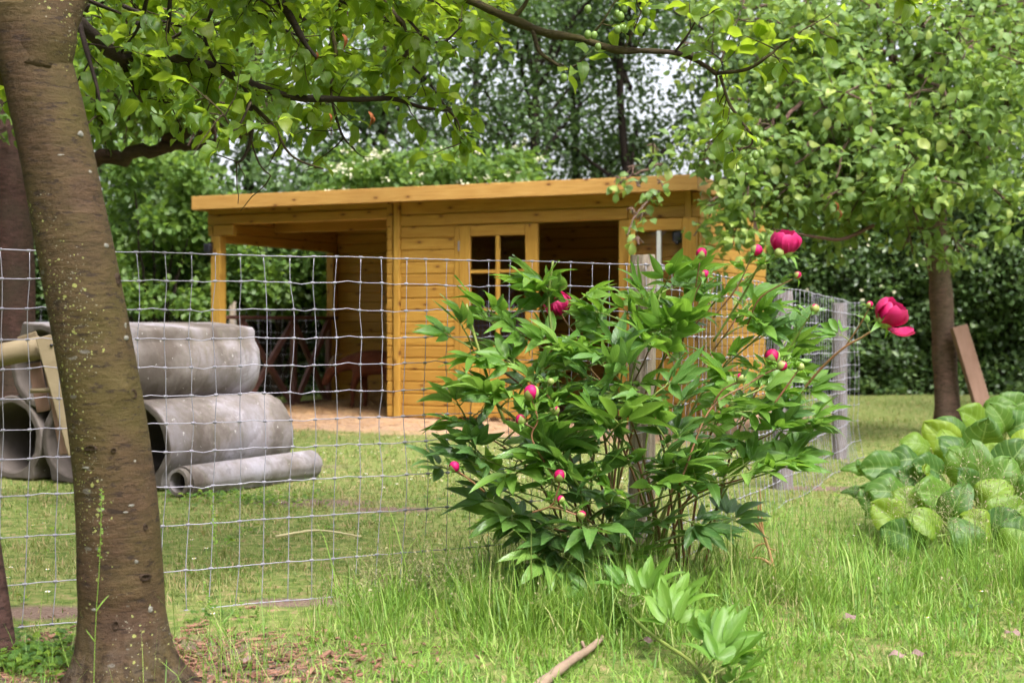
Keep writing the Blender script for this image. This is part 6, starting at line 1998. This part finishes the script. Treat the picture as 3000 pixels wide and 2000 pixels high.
# ================================================================== SMALL THINGS ON THE GROUND
def litter():
    rg = np.random.default_rng(77); rr = random.Random(77)
    # straw before the shed and under the porch
    n = 8000
    u = rg.uniform(-.1, 6.0, n); v = rg.normal(-.35, .85, n)
    v = np.where(rg.random(n) < .35, rg.uniform(.3, 2.6, n), v)
    u = np.where(v > .45, rg.uniform(.15, 2.2, n), u)
    ok = (v > -2.3) & (v < 2.65) & ~((np.abs(v - .25) < .1) & (u > 2.2))
    u, v = u[ok], v[ok]; n = len(u)
    O = np.array([S2W(a, b, .004 + .02 * rg.random()) for a, b in zip(u, v)])
    pile = rg.random(n) < .14
    pu, pv = 1.0 + rg.normal(0, .25, n), 2.1 + rg.normal(0, .2, n)
    O[pile] = np.array([S2W(a, b, max(0.01, .26 - .55 * math.hypot(a - 1.0, b - 2.1)) * rg.random()) for a, b in zip(pu[pile], pv[pile])])
    a = rg.uniform(0, 6.28, n)
    D = np.stack([np.cos(a), np.sin(a), rg.normal(0, .12, n)], 1)
    t = blade_tmpl(2, .3, .02)
    s = scatter(*t, O, D, np.tile([0, 0, 1.0], (n, 1)) + rg.normal(0, .2, (n, 3)), rg.uniform(.08, .26, n))
    o = obj("straw", mesh_of("straw", *s[:3], rnd=s[3], mats=[M['straw']])); tag(o, "loose straw spread before the shed and under its porch", "straw", kind='stuff')
    # bark chips round the trunk
    n = 1500
    X = rg.normal(-1.05, .36, n); Y = rg.normal(4.05, .22, n)
    ok = in_view(X, Y) & (np.hypot(X + 1.0, Y - 3.85) > .15); X, Y = X[ok], Y[ok]; n = len(X)
    a = rg.uniform(0, 6.28, n)
    V = np.array([(-.16, 0, 0), (.16, 0, 0), (.13, 1, .02), (-.10, .95, .03), (-.15, .02, .09), (.15, .03, .09), (.12, .96, .1), (-.09, .92, .1)])
    F = np.array([(4, 5, 6), (4, 6, 7), (0, 1, 5), (0, 5, 4), (1, 2, 6), (1, 6, 5), (2, 3, 7), (2, 7, 6), (3, 0, 4), (3, 4, 7)])
    s = scatter(V, F, np.zeros((8, 2)), np.stack([X, Y, rg.uniform(.0, .012, n)], 1), np.stack([np.cos(a), np.sin(a), rg.normal(0, .15, n)], 1), np.tile([0, 0, 1.0], (n, 1)) + rg.normal(0, .25, (n, 3)), rg.uniform(.012, .05, n))
    o = obj("bark_chips", mesh_of("bark_chips", *s[:3], rnd=s[3], smooth=False, mats=[M['chip']])); tag(o, "brown bark chips scattered on the soil round the trunk", "bark chips", kind='stuff')
    # clover like weeds by the trunk and across the lawn
    O, D, N, S_ = [], [], [], []
    for k in range(520):
        if k < 200: x, y = rr.gauss(-1.42, .12), rr.gauss(4.08, .10)
        elif k < 300: x, y = rr.gauss(-1.45, .25), rr.gauss(7.75, .15)
        else: y = rr.uniform(4.6, 11); x = rr.uniform(-.36, .36) * y
        for q in range(5):
            aa = rr.uniform(0, 6.28)
            O.append((x + rr.gauss(0, .02), y + rr.gauss(0, .02), rr.uniform(.005, .05)))
            D.append((math.cos(aa), math.sin(aa), rr.uniform(0, .6))); N.append((rr.gauss(0, .3), rr.gauss(-.2, .3), 1)); S_.append(rr.uniform(.016, .034))
    t = leaf_tmpl(3, 2, oval, .36, .2, .3)
    s = scatter(*t, np.array(O), np.array(D), np.array(N), np.array(S_))
    o = obj("weeds", mesh_of("weeds", *s[:3], rnd=s[3], mats=[M['bergenia']])); tag(o, "small low weeds growing through the lawn and by the trunk", "weeds", kind='stuff')
    # daisies
    mb = MB(); yel = MB()
    V, F = sphere_vf(3, 6)
    pet = []
    for k in range(240):
        if k < 130: X, Y = rr.gauss(-.2, .9), rr.uniform(8.2, 11.5)
        else:
            Y = rr.uniform(4.4, 13.5); X = rr.uniform(-.36, .36) * Y
        m, sw = soil_amount(np.array([X]), np.array([Y]))
        if m[0] > .5 or sw[0] > .3: continue
        z = rr.uniform(.03, .06)
        a = np.linspace(0, 6.283, 9)[:-1]
        r = rr.uniform(.008, .012)
        Vd = np.array([(X, Y, z)] + [(X + r * math.cos(t) * (1 if i % 2 else .7), Y + r * math.sin(t) * (1 if i % 2 else .7), z + .003 + rr.uniform(-.002, .002)) for i, t in enumerate(a)])
        mb.add(Vd, np.array([(0, 1 + i, 1 + (i + 1) % 8) for i in range(8)]), mat=0)
        mb.add(V * [.0035, .0035, .002] + [X, Y, z + .003], np.concatenate([F[:, :3], F[:, [0, 2, 3]]]), mat=1)
        mb.tube([(X, Y, 0), (X, Y, z)], .0008, 3, mat=2, cap=False)
    t = NT("daisy_yellow"); M['yellow'] = t.done(t.bsdf((.65, .42, .02), .7))
    o = obj("daisies", mb.build("daisies", [M['daisy'], M['yellow'], M['grass']], smooth=False)); tag(o, "tiny white daisies dotted over the lawn", "daisies", kind='stuff')
    # foreground stick
    a, b = gnd(1600, 2030), gnd(1765, 1895)
    root = empty("fallen_stick", a, "bare grey brown stick lying in the grass at the bottom edge", "stick")
    pts = smooth_path([a + [-.03, -.03, .02], a * .6 + b * .4 + [0, 0, .035], a * .3 + b * .7 + [0.004, 0, .03], b + [0, 0, .03]], 24)
    rad = np.linspace(.016, .008, 24) * (1 + .1 * rg.standard_normal(24))
    V, F, U = tube(pts, rad, 12); obj("stick_body", mesh_of("stick_body", V, F, U, mats=[M['stick']]), root)
    q = pts[14]
    V, F, U = tube([q, q + [-.008, 0, .02], q + [-.012, 0, .03]], [.006, .005, .0045], 8); obj("twig_stub", mesh_of("twig_stub", V, F, U, mats=[M['stick']]), root)
    # long pale stalk on the lawn
    a, m_, b = gnd(808, 1590), gnd(930, 1582), gnd(1058, 1590)
    root = empty("dry_stalk", a, "long pale dry stalk lying on the lawn behind the netting", "stalk")
    V, F, U = tube(smooth_path([a + [0, 0, .03], m_ + [0, 0, .045], b + [0, 0, .03]], 20), np.linspace(.006, .0035, 20), 8)
    M['pale_stalk'] = simple_mat('pale_stalk', (0.42, 0.36, 0.20), (0.52, 0.45, 0.28), 8, .7, .2, .1)
    obj("stalk", mesh_of("stalk", V, F, U, mats=[M['pale_stalk']]), root)
    # dried orange stems right of the peony
    b = gnd(2272, 1690)
    root = empty("withered_plant", b, "withered orange brown stems standing right of the peony", "dry plant")
    for pts in ([(2272, 1692), (2255, 1620), (2235, 1560), (2222, 1520), (2222, 1470)], [(2235, 1560), (2205, 1525), (2165, 1490)], [(2262, 1655), (2230, 1635), (2192, 1632)], [(2240, 1590), (2215, 1600), (2195, 1632)], [(2242, 1595), (2260, 1608), (2275, 1610)], [(2236, 1565), (2230, 1500), (2226, 1430)]):
        P3 = smooth_path([at(x, y, b[1]) for x, y in pts], 12)
        w = .007 if len(pts) > 4 or pts[0][0] == 2262 else .0042
        V, F, U = tube(P3, np.linspace(w, w * .45, 12), 7)
        obj("stem", mesh_of("stem", V, F, U, mats=[M['dry_stalk']]), root)
    # dry fallen leaves
    for k, (x, y) in enumerate(((2470, 1840), (2600, 1950), (2660, 1948), (1870, 1905), (700, 1960), (2990, 1885))):
        p = gnd(x, y)
        o = place("fallen_leaf", DRYLEAF, None, p + [0, 0, .03], (rr.gauss(0, 1), rr.gauss(0, .4), .1), (rr.gauss(0, .2), -.15, 1), rr.uniform(.045, .06))
        tag(o, ("curled brown dead leaf on the foreground turf, right of the sprawling peony shoot", "pale dead leaf at the bottom edge, left one of two", "pale dead leaf at the bottom edge, right one of two", "small dead leaf beside the sprawling peony shoot", "dead leaf on the soil right of the trunk", "dead leaf at the right picture edge")[k], "dead leaf")
M['dead'] = simple_mat('dead_leaf', (0.16, 0.10, 0.085), (0.28, 0.20, 0.175), 30, .8, .2, .3)
DRYLEAF = mesh_of("fallen_leaf", *leaf_tmpl(6, 4, oval, .32, .06, .12, .35, 5), mats=[M['dead']])

litter()
print("objects", len(bpy.data.objects), "tris", sum(len(m.polygons) for m in bpy.data.meshes))
